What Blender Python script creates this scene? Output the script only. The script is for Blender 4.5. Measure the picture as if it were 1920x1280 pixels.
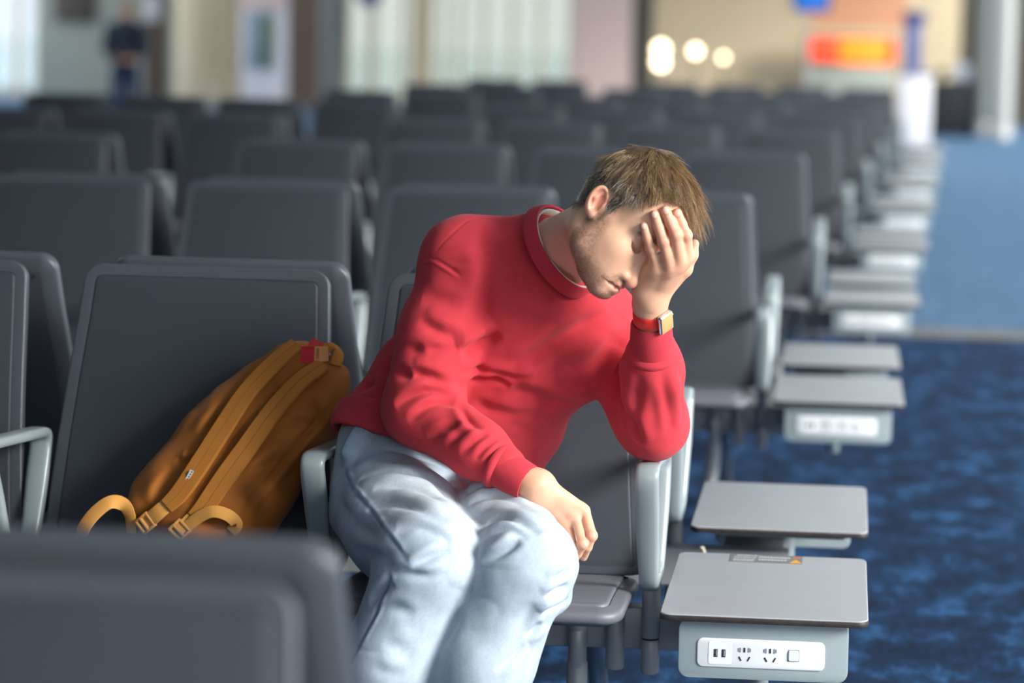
import bpy, bmesh, math, random
import numpy as np
from mathutils import Vector, Matrix
random.seed(7); RNG = np.random.default_rng(7)
scene = bpy.context.scene
for o in list(bpy.data.objects): bpy.data.objects.remove(o, do_unlink=True)
COL = scene.collection

# ------------------------------------------------------------------ camera
F_PX = 4533.0; CAM_H = 1.5; ROLL = 0.026; PCX = 1300.0; PCY = 350.0   # principal point of the cropped frame
PITCH = math.atan((PCY - 58) / F_PX)
YAW = math.atan((1580 - PCX) / F_PX * math.cos(PITCH))
fw = np.array([-math.sin(YAW)*math.cos(PITCH), math.cos(YAW)*math.cos(PITCH), -math.sin(PITCH)])
_r0 = np.array([math.cos(YAW), math.sin(YAW), 0.0]); _u0 = np.cross(_r0, fw)
rt = _r0*math.cos(ROLL) + _u0*math.sin(ROLL); up = _u0*math.cos(ROLL) - _r0*math.sin(ROLL)
CAM = np.array([0.0, 0.0, CAM_H])
cd = bpy.data.cameras.new('camera'); cam = bpy.data.objects.new('camera', cd); COL.objects.link(cam)
cd.sensor_width = 36.0; cd.lens = F_PX*36.0/1920.0; cd.shift_x = (960-PCX)/1920.0; cd.shift_y = (PCY-640)/1920.0; cd.clip_start = 0.05; cd.clip_end = 300
m = Matrix.Identity(4)
for i in range(3):
    m[i][0] = rt[i]; m[i][1] = up[i]; m[i][2] = -fw[i]; m[i][3] = CAM[i]
cam.matrix_world = m
cd.dof.use_dof = True; cd.dof.focus_distance = 4.52; cd.dof.aperture_fstop = 1.9
scene.camera = cam
def ray(x, y): return fw + rt*(x-PCX)/F_PX - up*(y-PCY)/F_PX
def PY(x, y, Y):
    r = ray(x, y); return CAM + r*(Y/r[1])
def PZ(x, y, Z):
    r = ray(x, y); return CAM + r*((Z-CAM_H)/r[2])

# ------------------------------------------------------------------ sky, sun, exposure
world = bpy.data.worlds.new('World'); scene.world = world; world.use_nodes = True
wn = world.node_tree.nodes; wl = world.node_tree.links; wn.clear()
wo = wn.new('ShaderNodeOutputWorld'); wb = wn.new('ShaderNodeBackground')
wtc = wn.new('ShaderNodeTexCoord'); wsx = wn.new('ShaderNodeSeparateXYZ'); wr = wn.new('ShaderNodeValToRGB')
wl.new(wtc.outputs['Generated'], wsx.inputs[0]); wl.new(wsx.outputs['Z'], wr.inputs[0]); wl.new(wr.outputs[0], wb.inputs[0]); wl.new(wb.outputs[0], wo.inputs[0])
wr.color_ramp.elements[0].position = 0.0; wr.color_ramp.elements[0].color = (0.93, 0.95, 1.0, 1)
wr.color_ramp.elements[1].position = 0.7; wr.color_ramp.elements[1].color = (0.62, 0.78, 1.0, 1)
wb.inputs[1].default_value = 2.8
sd = bpy.data.lights.new('sun', 'SUN'); sun = bpy.data.objects.new('sun', sd); COL.objects.link(sun)
sd.energy = 8.5; sd.angle = math.radians(22); sd.color = (1.0, 0.95, 0.88)
SUN_DIR = Vector((0.86, -0.42, 0.42)).normalized()      # towards the sun
sun.rotation_euler = SUN_DIR.to_track_quat('Z', 'Y').to_euler(); sun.location = (8, -3, 5)
scene.view_settings.view_transform = 'Standard'; scene.view_settings.look = 'None'
scene.view_settings.gamma = 1.0; scene.view_settings.use_curve_mapping = False
scene.view_settings.exposure = 0.22

# ------------------------------------------------------------------ helpers
def tag(o, label=None, cat=None, group=None, kind=None):
    if label: o['label'] = label
    if cat: o['category'] = cat
    if group: o['group'] = group
    if kind: o['kind'] = kind
    return o
def empty(name, loc=(0, 0, 0), rz=0.0, parent=None):
    o = bpy.data.objects.new(name, None); COL.objects.link(o); o.location = loc; o.rotation_euler = (0, 0, rz)
    o.empty_display_size = 0.1
    if parent: o.parent = parent
    return o
def mesh_obj(name, V, Fc, mat, parent=None, smooth=35, mats=None, fmat=None):
    me = bpy.data.meshes.new(name); me.from_pydata([tuple(map(float, v)) for v in V], [], [tuple(int(i) for i in f) for f in Fc])
    me.update()
    for mm in (mats or [mat]): me.materials.append(mm)
    if fmat is not None: me.polygons.foreach_set('material_index', np.asarray(fmat, dtype=np.int32))
    if smooth:
        me.shade_smooth()
        if smooth < 170: me.set_sharp_from_angle(angle=math.radians(smooth))
    o = bpy.data.objects.new(name, me); COL.objects.link(o)
    if parent: o.parent = parent
    return o
def link_copy(o, parent=None):
    c = o.copy(); COL.objects.link(c); c.parent = parent
    return c
def copy_tree(o, parent=None):
    c = link_copy(o, parent)
    for ch in list(o.children): copy_tree(ch, c)
    return c

class MB:
    def __init__(s): s.V = []; s.F = []
    def add(s, V, Fc):
        n = len(s.V); s.V += [tuple(v) for v in V]; s.F += [tuple(i+n for i in f) for f in Fc]; return s
    def box(s, c, sz, r=0.0, seg=2, rz=0.0, rot=None):
        bm = bmesh.new(); bmesh.ops.create_cube(bm, size=1.0)
        for v in bm.verts: v.co = Vector((v.co.x*sz[0], v.co.y*sz[1], v.co.z*sz[2]))
        if r > 0: bmesh.ops.bevel(bm, geom=list(bm.edges), offset=r, segments=seg, profile=0.5, affect='EDGES')
        M = rot if rot is not None else Matrix.Rotation(rz, 3, 'Z')
        bm.verts.index_update()
        V = [tuple(M @ v.co + Vector(c)) for v in bm.verts]; Fc = [[v.index for v in f.verts] for f in bm.faces]
        bm.free(); return s.add(V, Fc)
    def cyl(s, a, b, r0, r1=None, n=20, bev=0.0):
        if r1 is None: r1 = r0
        a = Vector(a); b = Vector(b); L = (b-a).length
        if bev > 0: prof = [(0, 0), (r0-bev, 0), (r0-bev*.3, bev*.3), (r0, bev), (r1, L-bev), (r1-bev*.3, L-bev*.3), (r1-bev, L), (0, L)]
        else: prof = [(0, 0), (r0, 0), (r1, L), (0, L)]
        return s.lathe(prof, a, (b-a).normalized(), n)
    def lathe(s, prof, o, ax=(0, 0, 1), n=24):
        o = Vector(o); q = Vector((0, 0, 1)).rotation_difference(Vector(ax))
        V = []; idx = []
        for (r, h) in prof:
            if r < 1e-6: idx.append([len(V)]); V.append(tuple(o + q @ Vector((0, 0, h))))
            else:
                idx.append(list(range(len(V), len(V)+n)))
                for k in range(n):
                    t = 2*math.pi*k/n; V.append(tuple(o + q @ Vector((r*math.cos(t), r*math.sin(t), h))))
        Fc = []
        for A, B in zip(idx, idx[1:]):
            for k in range(n):
                k2 = (k+1) % n
                if len(A) == 1 and len(B) == 1: break
                if len(A) == 1: Fc.append((A[0], B[k2], B[k]))
                elif len(B) == 1: Fc.append((A[k], A[k2], B[0]))
                else: Fc.append((A[k], A[k2], B[k2], B[k]))
        return s.add(V, Fc)
    def sweep(s, path, prof, upv=(1, 0, 0), closed=False, scales=None, cap=True):
        # prof: 2D points (a,b): a along 'side' (upv kept fixed), b along normal in the path's plane
        P = [Vector(p) for p in path]; n = len(P); U = Vector(upv).normalized(); V = []; m_ = len(prof)
        for i in range(n):
            if closed: t = (P[(i+1) % n]-P[i-1]).normalized()
            else: t = (P[min(i+1, n-1)]-P[max(i-1, 0)]).normalized()
            nn = t.cross(U); nn.normalize(); uu = nn.cross(t).normalized()
            k = scales[i] if scales is not None else (1, 1)
            if not isinstance(k, (tuple, list)): k = (k, k)
            for (a, b) in prof: V.append(tuple(P[i] + uu*a*k[0] + nn*b*k[1]))
        Fc = []
        for i in range(n if closed else n-1):
            j = (i+1) % n
            for q in range(m_):
                q2 = (q+1) % m_; Fc.append((i*m_+q, i*m_+q2, j*m_+q2, j*m_+q))
        if not closed and cap:
            Fc.append(tuple(range(m_))[::-1]); Fc.append(tuple((n-1)*m_+q for q in range(m_)))
        return s.add(V, Fc)
    def slab(s, right, rings, f, fill=(True, True)):
        # right: outline points (x>0,v) bottom->top ; rings: (inset, height) back to front ; f(x,v,h)->xyz
        R = [np.array(p, float) for p in right]; m_ = len(R)
        loop = R + [np.array((-p[0], p[1])) for p in R[::-1]]; N = len(loop)
        nr = []
        for i in range(N):
            t = loop[(i+1) % N]-loop[i-1]; nrm = np.array((-t[1], t[0])); nrm /= (np.linalg.norm(nrm)+1e-9); nr.append(nrm)
        V = []; Fc = []
        for (ins, h) in rings:
            for i in range(N):
                p = loop[i] + nr[i]*ins*1.0
                V.append(f(p[0], p[1], h))
        for r in range(len(rings)-1):
            for i in range(N):
                j = (i+1) % N; Fc.append((r*N+i, r*N+j, (r+1)*N+j, (r+1)*N+i))
        for r, do, rev in ((0, fill[0], True), (len(rings)-1, fill[1], False)):
            if not do: continue
            for i in range(m_-1):
                q = (r*N+i, r*N+i+1, r*N+N-2-i, r*N+N-1-i)
                Fc.append(q[::-1] if rev else q)
        return s.add(V, Fc)
    def build(s, name, mat, parent=None, smooth=35, flip=False, **k):
        o = mesh_obj(name, s.V, s.F, mat, parent, 0, **k)
        bm = bmesh.new(); bm.from_mesh(o.data); bmesh.ops.recalc_face_normals(bm, faces=bm.faces); bm.to_mesh(o.data); bm.free()
        if smooth:
            o.data.shade_smooth()
            if smooth < 170: o.data.set_sharp_from_angle(angle=math.radians(smooth))
        return o
def rrect(hw, hh, r, n=5):
    """right half of rounded rectangle outline, bottom->top"""
    pts = []
    for k in range(n+1):
        a = -math.pi/2 + (math.pi/2)*k/n; pts.append((hw-r+r*math.cos(a), -hh+r+r*math.sin(a)))
    for k in range(n+1):
        a = (math.pi/2)*k/n; pts.append((hw-r+r*math.cos(a), hh-r+r*math.sin(a)))
    return pts
def ell(a, b, n=10, p=2.0):
    out = []
    for k in range(n):
        t = 2*math.pi*k/n; c, s_ = math.cos(t), math.sin(t)
        out.append((a*math.copysign(abs(c)**(2/p), c), b*math.copysign(abs(s_)**(2/p), s_)))
    return out
def smooth_path(pts, n=8, closed=False):
    """Catmull-Rom"""
    P = [np.array(p, float) for p in pts]; out = []; N = len(P)
    rng_ = range(N) if closed else range(N-1)
    for i in rng_:
        p1, p2 = P[i], P[(i+1) % N]
        p0 = P[i-1] if (closed or i > 0) else 2*p1-p2
        p3 = P[(i+2) % N] if (closed or i+2 < N) else 2*p2-p1
        for k in range(n):
            t = k/n; out.append(.5*((2*p1)+(-p0+p2)*t+(2*p0-5*p1+4*p2-p3)*t*t+(-p0+3*p1-3*p2+p3)*t**3))
    if not closed: out.append(P[-1])
    return out

# ------------------------------------------------------------------ materials
def srgb(r, g, b):
    def c(v):
        v /= 255.0; return v/12.92 if v <= .04045 else ((v+.055)/1.055)**2.4
    return (c(r), c(g), c(b), 1.0)
MAT = {}
def pmat(name, col, rough=.5, metal=0.0, var=0.0, vscale=30.0, bump=0.0, bscale=300.0, spec=.5, sss=0.0, sssr=(1, .35, .2), sheen=0.0, emit=None, estr=0.0, coat=0.0, attr=None, stretch=None):
    mt = bpy.data.materials.new(name); mt.use_nodes = True; nt = mt.node_tree; b = nt.nodes['Principled BSDF']
    b.inputs['Base Color'].default_value = col; b.inputs['Roughness'].default_value = rough; b.inputs['Metallic'].default_value = metal
    b.inputs['Specular IOR Level'].default_value = spec
    if coat: b.inputs['Coat Weight'].default_value = coat; b.inputs['Coat Roughness'].default_value = .1
    if sss:
        b.inputs['Subsurface Weight'].default_value = sss; b.inputs['Subsurface Radius'].default_value = sssr; b.inputs['Subsurface Scale'].default_value = .012
    if sheen: b.inputs['Sheen Weight'].default_value = sheen; b.inputs['Sheen Roughness'].default_value = .45
    if emit: b.inputs['Emission Color'].default_value = emit; b.inputs['Emission Strength'].default_value = estr
    tc = nt.nodes.new('ShaderNodeTexCoord'); vec = tc.outputs['Object']
    if stretch:
        mp = nt.nodes.new('ShaderNodeMapping'); mp.inputs['Scale'].default_value = stretch; nt.links.new(vec, mp.inputs[0]); vec = mp.outputs[0]
    src = None
    if attr:
        a = nt.nodes.new('ShaderNodeAttribute'); a.attribute_name = attr; src = a.outputs['Color']
        nt.links.new(src, b.inputs['Base Color'])
    if var:
        nz = nt.nodes.new('ShaderNodeTexNoise'); nz.inputs['Scale'].default_value = vscale; nz.inputs['Detail'].default_value = 4
        nt.links.new(vec, nz.inputs['Vector'])
        mr = nt.nodes.new('ShaderNodeMapRange'); mr.inputs[1].default_value = .3; mr.inputs[2].default_value = .7
        mr.inputs[3].default_value = 1-var; mr.inputs[4].default_value = 1+var; nt.links.new(nz.outputs[0], mr.inputs[0])
        mx = nt.nodes.new('ShaderNodeMix'); mx.data_type = 'RGBA'; mx.blend_type = 'MULTIPLY'; mx.inputs[0].default_value = 1.0
        if src: nt.links.new(src, mx.inputs[6])
        else: mx.inputs[6].default_value = col
        nt.links.new(mr.outputs[0], mx.inputs[7]); nt.links.new(mx.outputs[2], b.inputs['Base Color'])
    if bump:
        n2 = nt.nodes.new('ShaderNodeTexNoise'); n2.inputs['Scale'].default_value = bscale; n2.inputs['Detail'].default_value = 3
        nt.links.new(vec, n2.inputs['Vector'])
        bp = nt.nodes.new('ShaderNodeBump'); bp.inputs['Strength'].default_value = bump; bp.inputs['Distance'].default_value = .002
        nt.links.new(n2.outputs[0], bp.inputs['Height']); nt.links.new(bp.outputs[0], b.inputs['Normal'])
    MAT[name] = mt; return mt
pmat('seat_shell', srgb(66, 70, 78), .38, bump=.15, bscale=900)
pmat('seat_pad', srgb(50, 54, 62), .46, var=.05, vscale=6, bump=.3, bscale=1200, spec=.45)
pmat('seat_pan', srgb(98, 98, 106), .42, bump=.2, bscale=900)
pmat('arm_paint', srgb(136, 146, 150), .28, bump=.03, bscale=80, coat=.2)
pmat('dark_metal', srgb(150, 152, 155), .38, metal=.15, bump=.05)
pmat('beam_metal', srgb(142, 144, 147), .42, metal=.1)
pmat('chrome', srgb(190, 195, 198), .2, metal=.9)
pmat('rubber', srgb(28, 28, 30), .7)
pmat('laminate', srgb(158, 160, 164), .38, var=.03, vscale=9, bump=.05, bscale=500)
pmat('laminate_edge', srgb(46, 38, 38), .55, var=.3, vscale=60)
pmat('box_paint', srgb(146, 158, 163), .4, bump=.05, bscale=700)
pmat('socket_white', srgb(222, 224, 229), .3)
pmat('socket_dark', srgb(45, 38, 42), .5)
pmat('socket_grey', srgb(140, 142, 152), .4)
pmat('led', srgb(255, 255, 255), .4, emit=(1, 1, 1, 1), estr=3)
pmat('sticker', srgb(112, 112, 114), .5)
pmat('sticker_print', srgb(190, 190, 190), .5)
pmat('sticker_yellow', srgb(225, 165, 40), .5)
pmat('sticker_red', srgb(190, 110, 70), .5)
pmat('screw', srgb(205, 208, 210), .25, metal=.8)
pmat('cable', srgb(196, 190, 174), .5)

# ------------------------------------------------------------------ setting
def carpet(name, dark, mid, light, thr):
    mt = bpy.data.materials.new(name); mt.use_nodes = True; nt = mt.node_tree; b = nt.nodes['Principled BSDF']; b.inputs['Roughness'].default_value = .95
    b.inputs['Specular IOR Level'].default_value = .15
    tc = nt.nodes.new('ShaderNodeTexCoord')
    mp = nt.nodes.new('ShaderNodeMapping'); mp.inputs['Scale'].default_value = (1.0, .6, 1); nt.links.new(tc.outputs['Object'], mp.inputs[0])
    n1 = nt.nodes.new('ShaderNodeTexNoise'); n1.inputs['Scale'].default_value = 7; n1.inputs['Detail'].default_value = 6; n1.inputs['Roughness'].default_value = .75
    nt.links.new(mp.outputs[0], n1.inputs['Vector'])
    n2 = nt.nodes.new('ShaderNodeTexNoise'); n2.inputs['Scale'].default_value = 120; n2.inputs['Detail'].default_value = 2
    nt.links.new(tc.outputs['Object'], n2.inputs['Vector'])
    add = nt.nodes.new('ShaderNodeMath'); add.operation = 'MULTIPLY_ADD'; add.inputs[1].default_value = .22; nt.links.new(n2.outputs[0], add.inputs[0]); nt.links.new(n1.outputs[0], add.inputs[2])
    r = nt.nodes.new('ShaderNodeValToRGB'); nt.links.new(add.outputs[0], r.inputs[0]); nt.links.new(r.outputs[0], b.inputs['Base Color'])
    r.color_ramp.elements[0].position = thr-.12; r.color_ramp.elements[0].color = dark
    r.color_ramp.elements[1].position = thr+.14; r.color_ramp.elements[1].color = light
    e = r.color_ramp.elements.new(thr); e.color = mid
    bp = nt.nodes.new('ShaderNodeBump'); bp.inputs['Strength'].default_value = .5; bp.inputs['Distance'].default_value = .004
    nt.links.new(n2.outputs[0], bp.inputs['Height']); nt.links.new(bp.outputs[0], b.inputs['Normal'])
    MAT[name] = mt; return mt
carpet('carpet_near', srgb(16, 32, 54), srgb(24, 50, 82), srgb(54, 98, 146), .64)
carpet('carpet_far_daylit', srgb(74, 100, 128), srgb(82, 110, 138), srgb(96, 124, 150), .62)  # paler blue paints the daylight lying on the carpet beyond the strip
pmat('floor_strip', srgb(112, 110, 104), .6)
pmat('ceiling_white', srgb(228, 228, 226), .8)
pmat('wall_pale', srgb(196, 194, 186), .7, var=.04, vscale=2)
pmat('mullion', srgb(120, 122, 122), .4, metal=.3)
XL, XR, YN, YF, ZC = -16.0, 5.2, -7.0, 42.0, 5.2
def quad(name, pts, mat, kind='structure'):
    o = mesh_obj(name, pts, [tuple(range(len(pts)))], mat, None, 0); o['kind'] = kind; return o
def sbox(name, lo, hi, mat, parent=None, kind='structure', r=0):
    b = MB().box([(lo[i]+hi[i])/2 for i in range(3)], [hi[i]-lo[i] for i in range(3)], r)
    o = b.build(name, mat, parent)
    if kind and parent is None: o['kind'] = kind
    return o
STRIP_Y = 12.1
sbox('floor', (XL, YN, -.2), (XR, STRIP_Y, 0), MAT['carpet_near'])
sbox('floor_far', (XL, STRIP_Y+.35, -.2), (XR, YF, 0), MAT['carpet_far_daylit'])
sbox('trim_1', (XL, STRIP_Y, -.2), (XR, STRIP_Y+.35, .004), MAT['floor_strip'])
sbox('ceiling', (XL, YN, ZC), (XR, YF, ZC+.2), MAT['ceiling_white'])
sbox('wall_left', (XL-.2, YN, 0), (XL, 24, ZC), MAT['wall_pale'])
# glazed wall along the aisle: sill, head, mullions and panes
def glass_mat(name, tint, refl=.08):
    mt = bpy.data.materials.new(name); mt.use_nodes = True; nt = mt.node_tree; nt.nodes.clear()
    o = nt.nodes.new('ShaderNodeOutputMaterial'); t = nt.nodes.new('ShaderNodeBsdfTransparent'); g = nt.nodes.new('ShaderNodeBsdfGlossy'); mx = nt.nodes.new('ShaderNodeMixShader')
    t.inputs[0].default_value = tint; g.inputs['Roughness'].default_value = .02; mx.inputs[0].default_value = refl
    nt.links.new(t.outputs[0], mx.inputs[1]); nt.links.new(g.outputs[0], mx.inputs[2]); nt.links.new(mx.outputs[0], o.inputs[0]); MAT[name] = mt; return mt
glass_mat('window_glass', (.95, .97, .97, 1))
def glazed_wall_x(name, x, y0, y1, n, zb, zt):
    w = empty(name, (x, y0, 0)); w['kind'] = 'structure'
    step = (y1-y0)/n
    def part(nm, lo, hi, mat):
        c = [(lo[i]+hi[i])/2 - (x, y0, 0)[i] for i in range(3)]
        MB().box(c, [hi[i]-lo[i] for i in range(3)]).build(nm, mat, w)
    part('sill', (x-.1, y0, 0), (x+.1, y1, zb), MAT['wall_pale']); part('head', (x-.1, y0, zt), (x+.1, y1, ZC), MAT['wall_pale'])
    for i in range(n+1): part('mullion', (x-.06, y0+i*step-.04, zb), (x+.06, y0+i*step+.04, zt), MAT['mullion'])
    for i in range(n): part('pane', (x-.008, y0+i*step+.04, zb), (x+.008, y0+(i+1)*step-.04, zt), MAT['window_glass'])
    return w
glazed_wall_x('wall_right', XR+.1, YN, YF, 18, .12, ZC-.3)
glazed_wall_x('wall_left_added_glazing', XL-.1, 24, YF, 7, .12, ZC-.3)  # out-of-view glazing added to bring daylight to the far left
def glazed_wall_y(name, y, x0, x1, n, zb, zt):
    w = empty(name, (x0, y, 0)); w['kind'] = 'structure'
    step = (x1-x0)/n
    def part(nm, lo, hi, mat):
        c = [(lo[i]+hi[i])/2 - (x0, y, 0)[i] for i in range(3)]
        MB().box(c, [hi[i]-lo[i] for i in range(3)]).build(nm, mat, w)
    part('sill', (x0, y-.1, 0), (x1, y+.1, zb), MAT['wall_pale']); part('head', (x0, y-.1, zt), (x1, y+.1, ZC), MAT['wall_pale'])
    for i in range(n+1): part('mullion', (x0+i*step-.04, y-.06, zb), (x0+i*step+.04, y+.06, zt), MAT['mullion'])
    for i in range(n): part('pane', (x0+i*step+.04, y-.008, zb), (x0+(i+1)*step-.04, y+.008, zt), MAT['window_glass'])
pmat('wall_umber', srgb(150, 146, 142), .8)
sbox('wall_near', (XL, YN-.2, 0), (-.5, YN, ZC), MAT['wall_umber'])
glazed_wall_y('wall_near_glazed', YN-.1, -.5, XR, 3, .12, ZC-.3)

# ------------------------------------------------------------------ airport seats
# seat-local frame: origin on the floor, x along the row, the row's mirror plane (back to back) at y = 0, the sitter faces -y
def back_prof(v):
    """v = height above seat junction 0..1 -> (y,z) of the backrest's front surface"""
    z = .40 + .585*v
    y = -.235 + .135*(v**1.15) - .010*math.sin(math.pi*min(1, v*1.25))
    return y, z
def make_backrest(parent):
    hw0, hw1, r = .300, .256, .036
    def hw(v): return hw0+(hw1-hw0)*v
    H = .60
    right = [(hw(0)-.03, 0.0), (hw(0)-.008, .008), (hw(.03), .03)]
    for k in range(1, 9): v = .03+(.905-.03)*k/9; right.append((hw(v), v))
    n = 8
    for k in range(n+1):
        a = math.pi/2*k/n; vv = 1-r/H + (r/H)*math.sin(a); right.append((hw(1)-r+r*math.cos(a)+.003*(1-k/n), vv))
    # outline in metres (x, v*H)
    R = [(x, v*H) for x, v in right]
    def f(x, q, h):
        v = q/H; y, z = back_prof(v); y2, z2 = back_prof(v+.01); t = Vector((0, y2-y, z2-z)).normalized()
        nrm = Vector((0, -t.z, t.y))
        return tuple(Vector((x, y, z)) + nrm*h)
    sh = MB().slab(R, [(.036, -.034), (.030, -.034), (.006, -.025), (.0015, -.0225), (0, -.019), (0, -.004), (.0008, -.0014), (.0022, -.0003), (.004, 0), (.0235, -.0006), (.0245, -.0022)], f).build('backrest', MAT['seat_shell'], parent, 50)
    MB().slab(R, [(.0250, -.008), (.0250, -.0012), (.0262, -.0002), (.030, .0002)], f, fill=(False, True)).build('back_pad', MAT['seat_pad'], sh, 50)
    # small moulded holes near the top corners of the rear face
    for sx in (-1, 1):
        y, z = back_prof(.90); MB().cyl((sx*.212, y+.031, z+.006), (sx*.212, y+.0385, z+.006), .0035, n=10).build('vent_hole', MAT['rubber'], sh)
    return sh
def make_seat_pan(parent):
    hw = .285
    # v: 0 rear .. front at .43
    right = [(hw-.02, 0.0), (hw-.004, .006), (hw, .03), (hw, .18), (hw+.002, .28), (hw+.004, .36)]
    r = .05
    for k in range(7):
        a = math.pi/2*k/6; right.append((hw+.004-r+r*math.cos(a), .445-r+r*math.sin(a)))
    def f(x, v, h):
        y = -.195 - v
        z = .392 + .045*(v/.445) - .055*max(0, (v-.36)/.085)**2*.35
        flare = max(0, abs(x)-.23)
        z += -flare*flare*3.0
        return (x, y, z+h)
    pan = MB().slab(right, [(.05, -.04), (.035, -.04), (.006, -.022), (0, -.014), (0, -.004), (.003, 0), (.008, .001), (.026, .001), (.028, -.001)], f).build('seat_pan', MAT['seat_pan'], parent, 50)
    MB().slab(right, [(.029, -.003), (.029, .002), (.031, .004), (.036, .005)], f, fill=(False, True)).build('seat_pad', MAT['seat_pan'], pan, 50)
    return pan
SEAT_PITCH = .64
def rounded_loop(pts, r, n=6):
    out = []; N = len(pts); P = [np.array(p, float) for p in pts]
    for i in range(N):
        a, b, c = P[i-1], P[i], P[(i+1) % N]; u = (a-b)/np.linalg.norm(a-b); w = (c-b)/np.linalg.norm(c-b)
        rr = r[i]; s0, s1 = b+u*rr, b+w*rr
        for k in range(n+1):
            t = k/n; out.append((1-t)**2*s0+2*t*(1-t)*b+t*t*s1)
    # densify straights
    res = []
    for i in range(len(out)):
        p, q = out[i], out[(i+1) % len(out)]; L = np.linalg.norm(q-p); k = max(1, int(L/.03))
        for j in range(k): res.append(p+(q-p)*j/k)
    return res
def make_armrest(parent, x=0.0, back=False):
    loop = rounded_loop([(-.535, .672), (-.175, .642), (-.255, .418), (-.400, .418)], [.045, .04, .03, .03])
    path = [(x, p[0], p[1]) for p in loop]
    zs = [p[1] for p in loop]
    sc = [(1.0 if z > .55 else .80+.20*(z-.42)/.13, 1.0 if z < .64 else .85) for z in zs]
    a = MB().sweep(path, ell(.0235, .0135, 16, 3.2), (1, 0, 0), closed=True, scales=sc).build('armrest', MAT['arm_paint'], parent, 60)
    b = MB().cyl((x, -.327, .30), (x, -.327, .432), .0185, bev=.003); b.build('armrest_post', MAT['dark_metal'], a)
    MB().cyl((x, -.327, .297), (x, -.327, .301), .0172).build('seam_ring', MAT['rubber'], a)
    MB().cyl((x, -.327, .228), (x, -.327, .298), .0185, bev=.005).build('post_cap', MAT['dark_metal'], a)
    return a
def make_leg(parent, x):
    b = MB().cyl((x, -.327, .31), (x, -.327, .36), .019, bev=.003)
    b.cyl((x, -.327, .235), (x, -.327, .312), .0185, bev=.002)
    path = smooth_path([(x, -.327, .245), (x, -.335, .19), (x-.008, -.36, .11), (x-.014, -.40, .035)], 6)
    b.sweep(path, ell(.021, .017, 14), (1, 0, 0))
    l = b.build('leg', MAT['dark_metal'], parent, 50)
    MB().cyl((x-.014, -.402, 0), (x-.014, -.402, .04), .024, .02, bev=.004).build('foot_glide', MAT['rubber'], l)
    b = MB(); path = smooth_path([(x+.03, -.28, .285), (x+.032, -.22, .19), (x+.032, -.14, .09), (x+.032, -.10, .035)], 6)
    b.sweep(path, ell(.02, .015, 14), (1, 0, 0)); l2 = b.build('leg', MAT['chrome'], parent, 50)
    MB().cyl((x+.032, -.098, 0), (x+.032, -.098, .04), .024, .02, bev=.004).build('foot_glide', MAT['rubber'], l2)
def make_seat():
    s = empty('airport_seat')
    make_backrest(s); make_seat_pan(s); make_armrest(s, SEAT_PITCH/2)
    # moulded spine bracket joining seat and back to the beam
    b = MB()
    b.sweep([(0, -.40, .366), (0, -.31, .3595), (0, -.225, .350), (0, -.192, .368), (0, -.184, .43), (0, -.171, .52), (0, -.158, .60)], ell(.05, .016, 12, 3), (1, 0, 0), scales=[(1, .45), (1.2, .32), (1.3, .45), (1.2, .6), (1.1, .9), (1, .9), (.8, .8)])
    b.build('seat_bracket', MAT['dark_metal'], s, 50)
    return s
def make_bench(n, ext0=.04, ext1=.04):
    """bench frame for n seats: x = 0 at the aisle-end armrest, seats run to -x"""
    g = empty('bench_frame')
    L = n*SEAT_PITCH
    bm = MB().box(((ext0-L-ext1)/2, -.285, .312), (L+ext0+ext1, .05, .085), .006); bm.build('beam', MAT['beam_metal'], g)
    for i in range(n): # seat posts under each pan
        for dx in (-.075,):
            MB().cyl((-(i+.5)*SEAT_PITCH+.25, -.327, .235), (-(i+.5)*SEAT_PITCH+.25, -.327, .3665), .0185, bev=.004).build('seat_post', MAT['dark_metal'], g)
    for i in ((0, n-1) if n > 2 else (0, n-1)): make_leg(g, -(i+.5)*SEAT_PITCH+.175)
    return g
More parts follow.
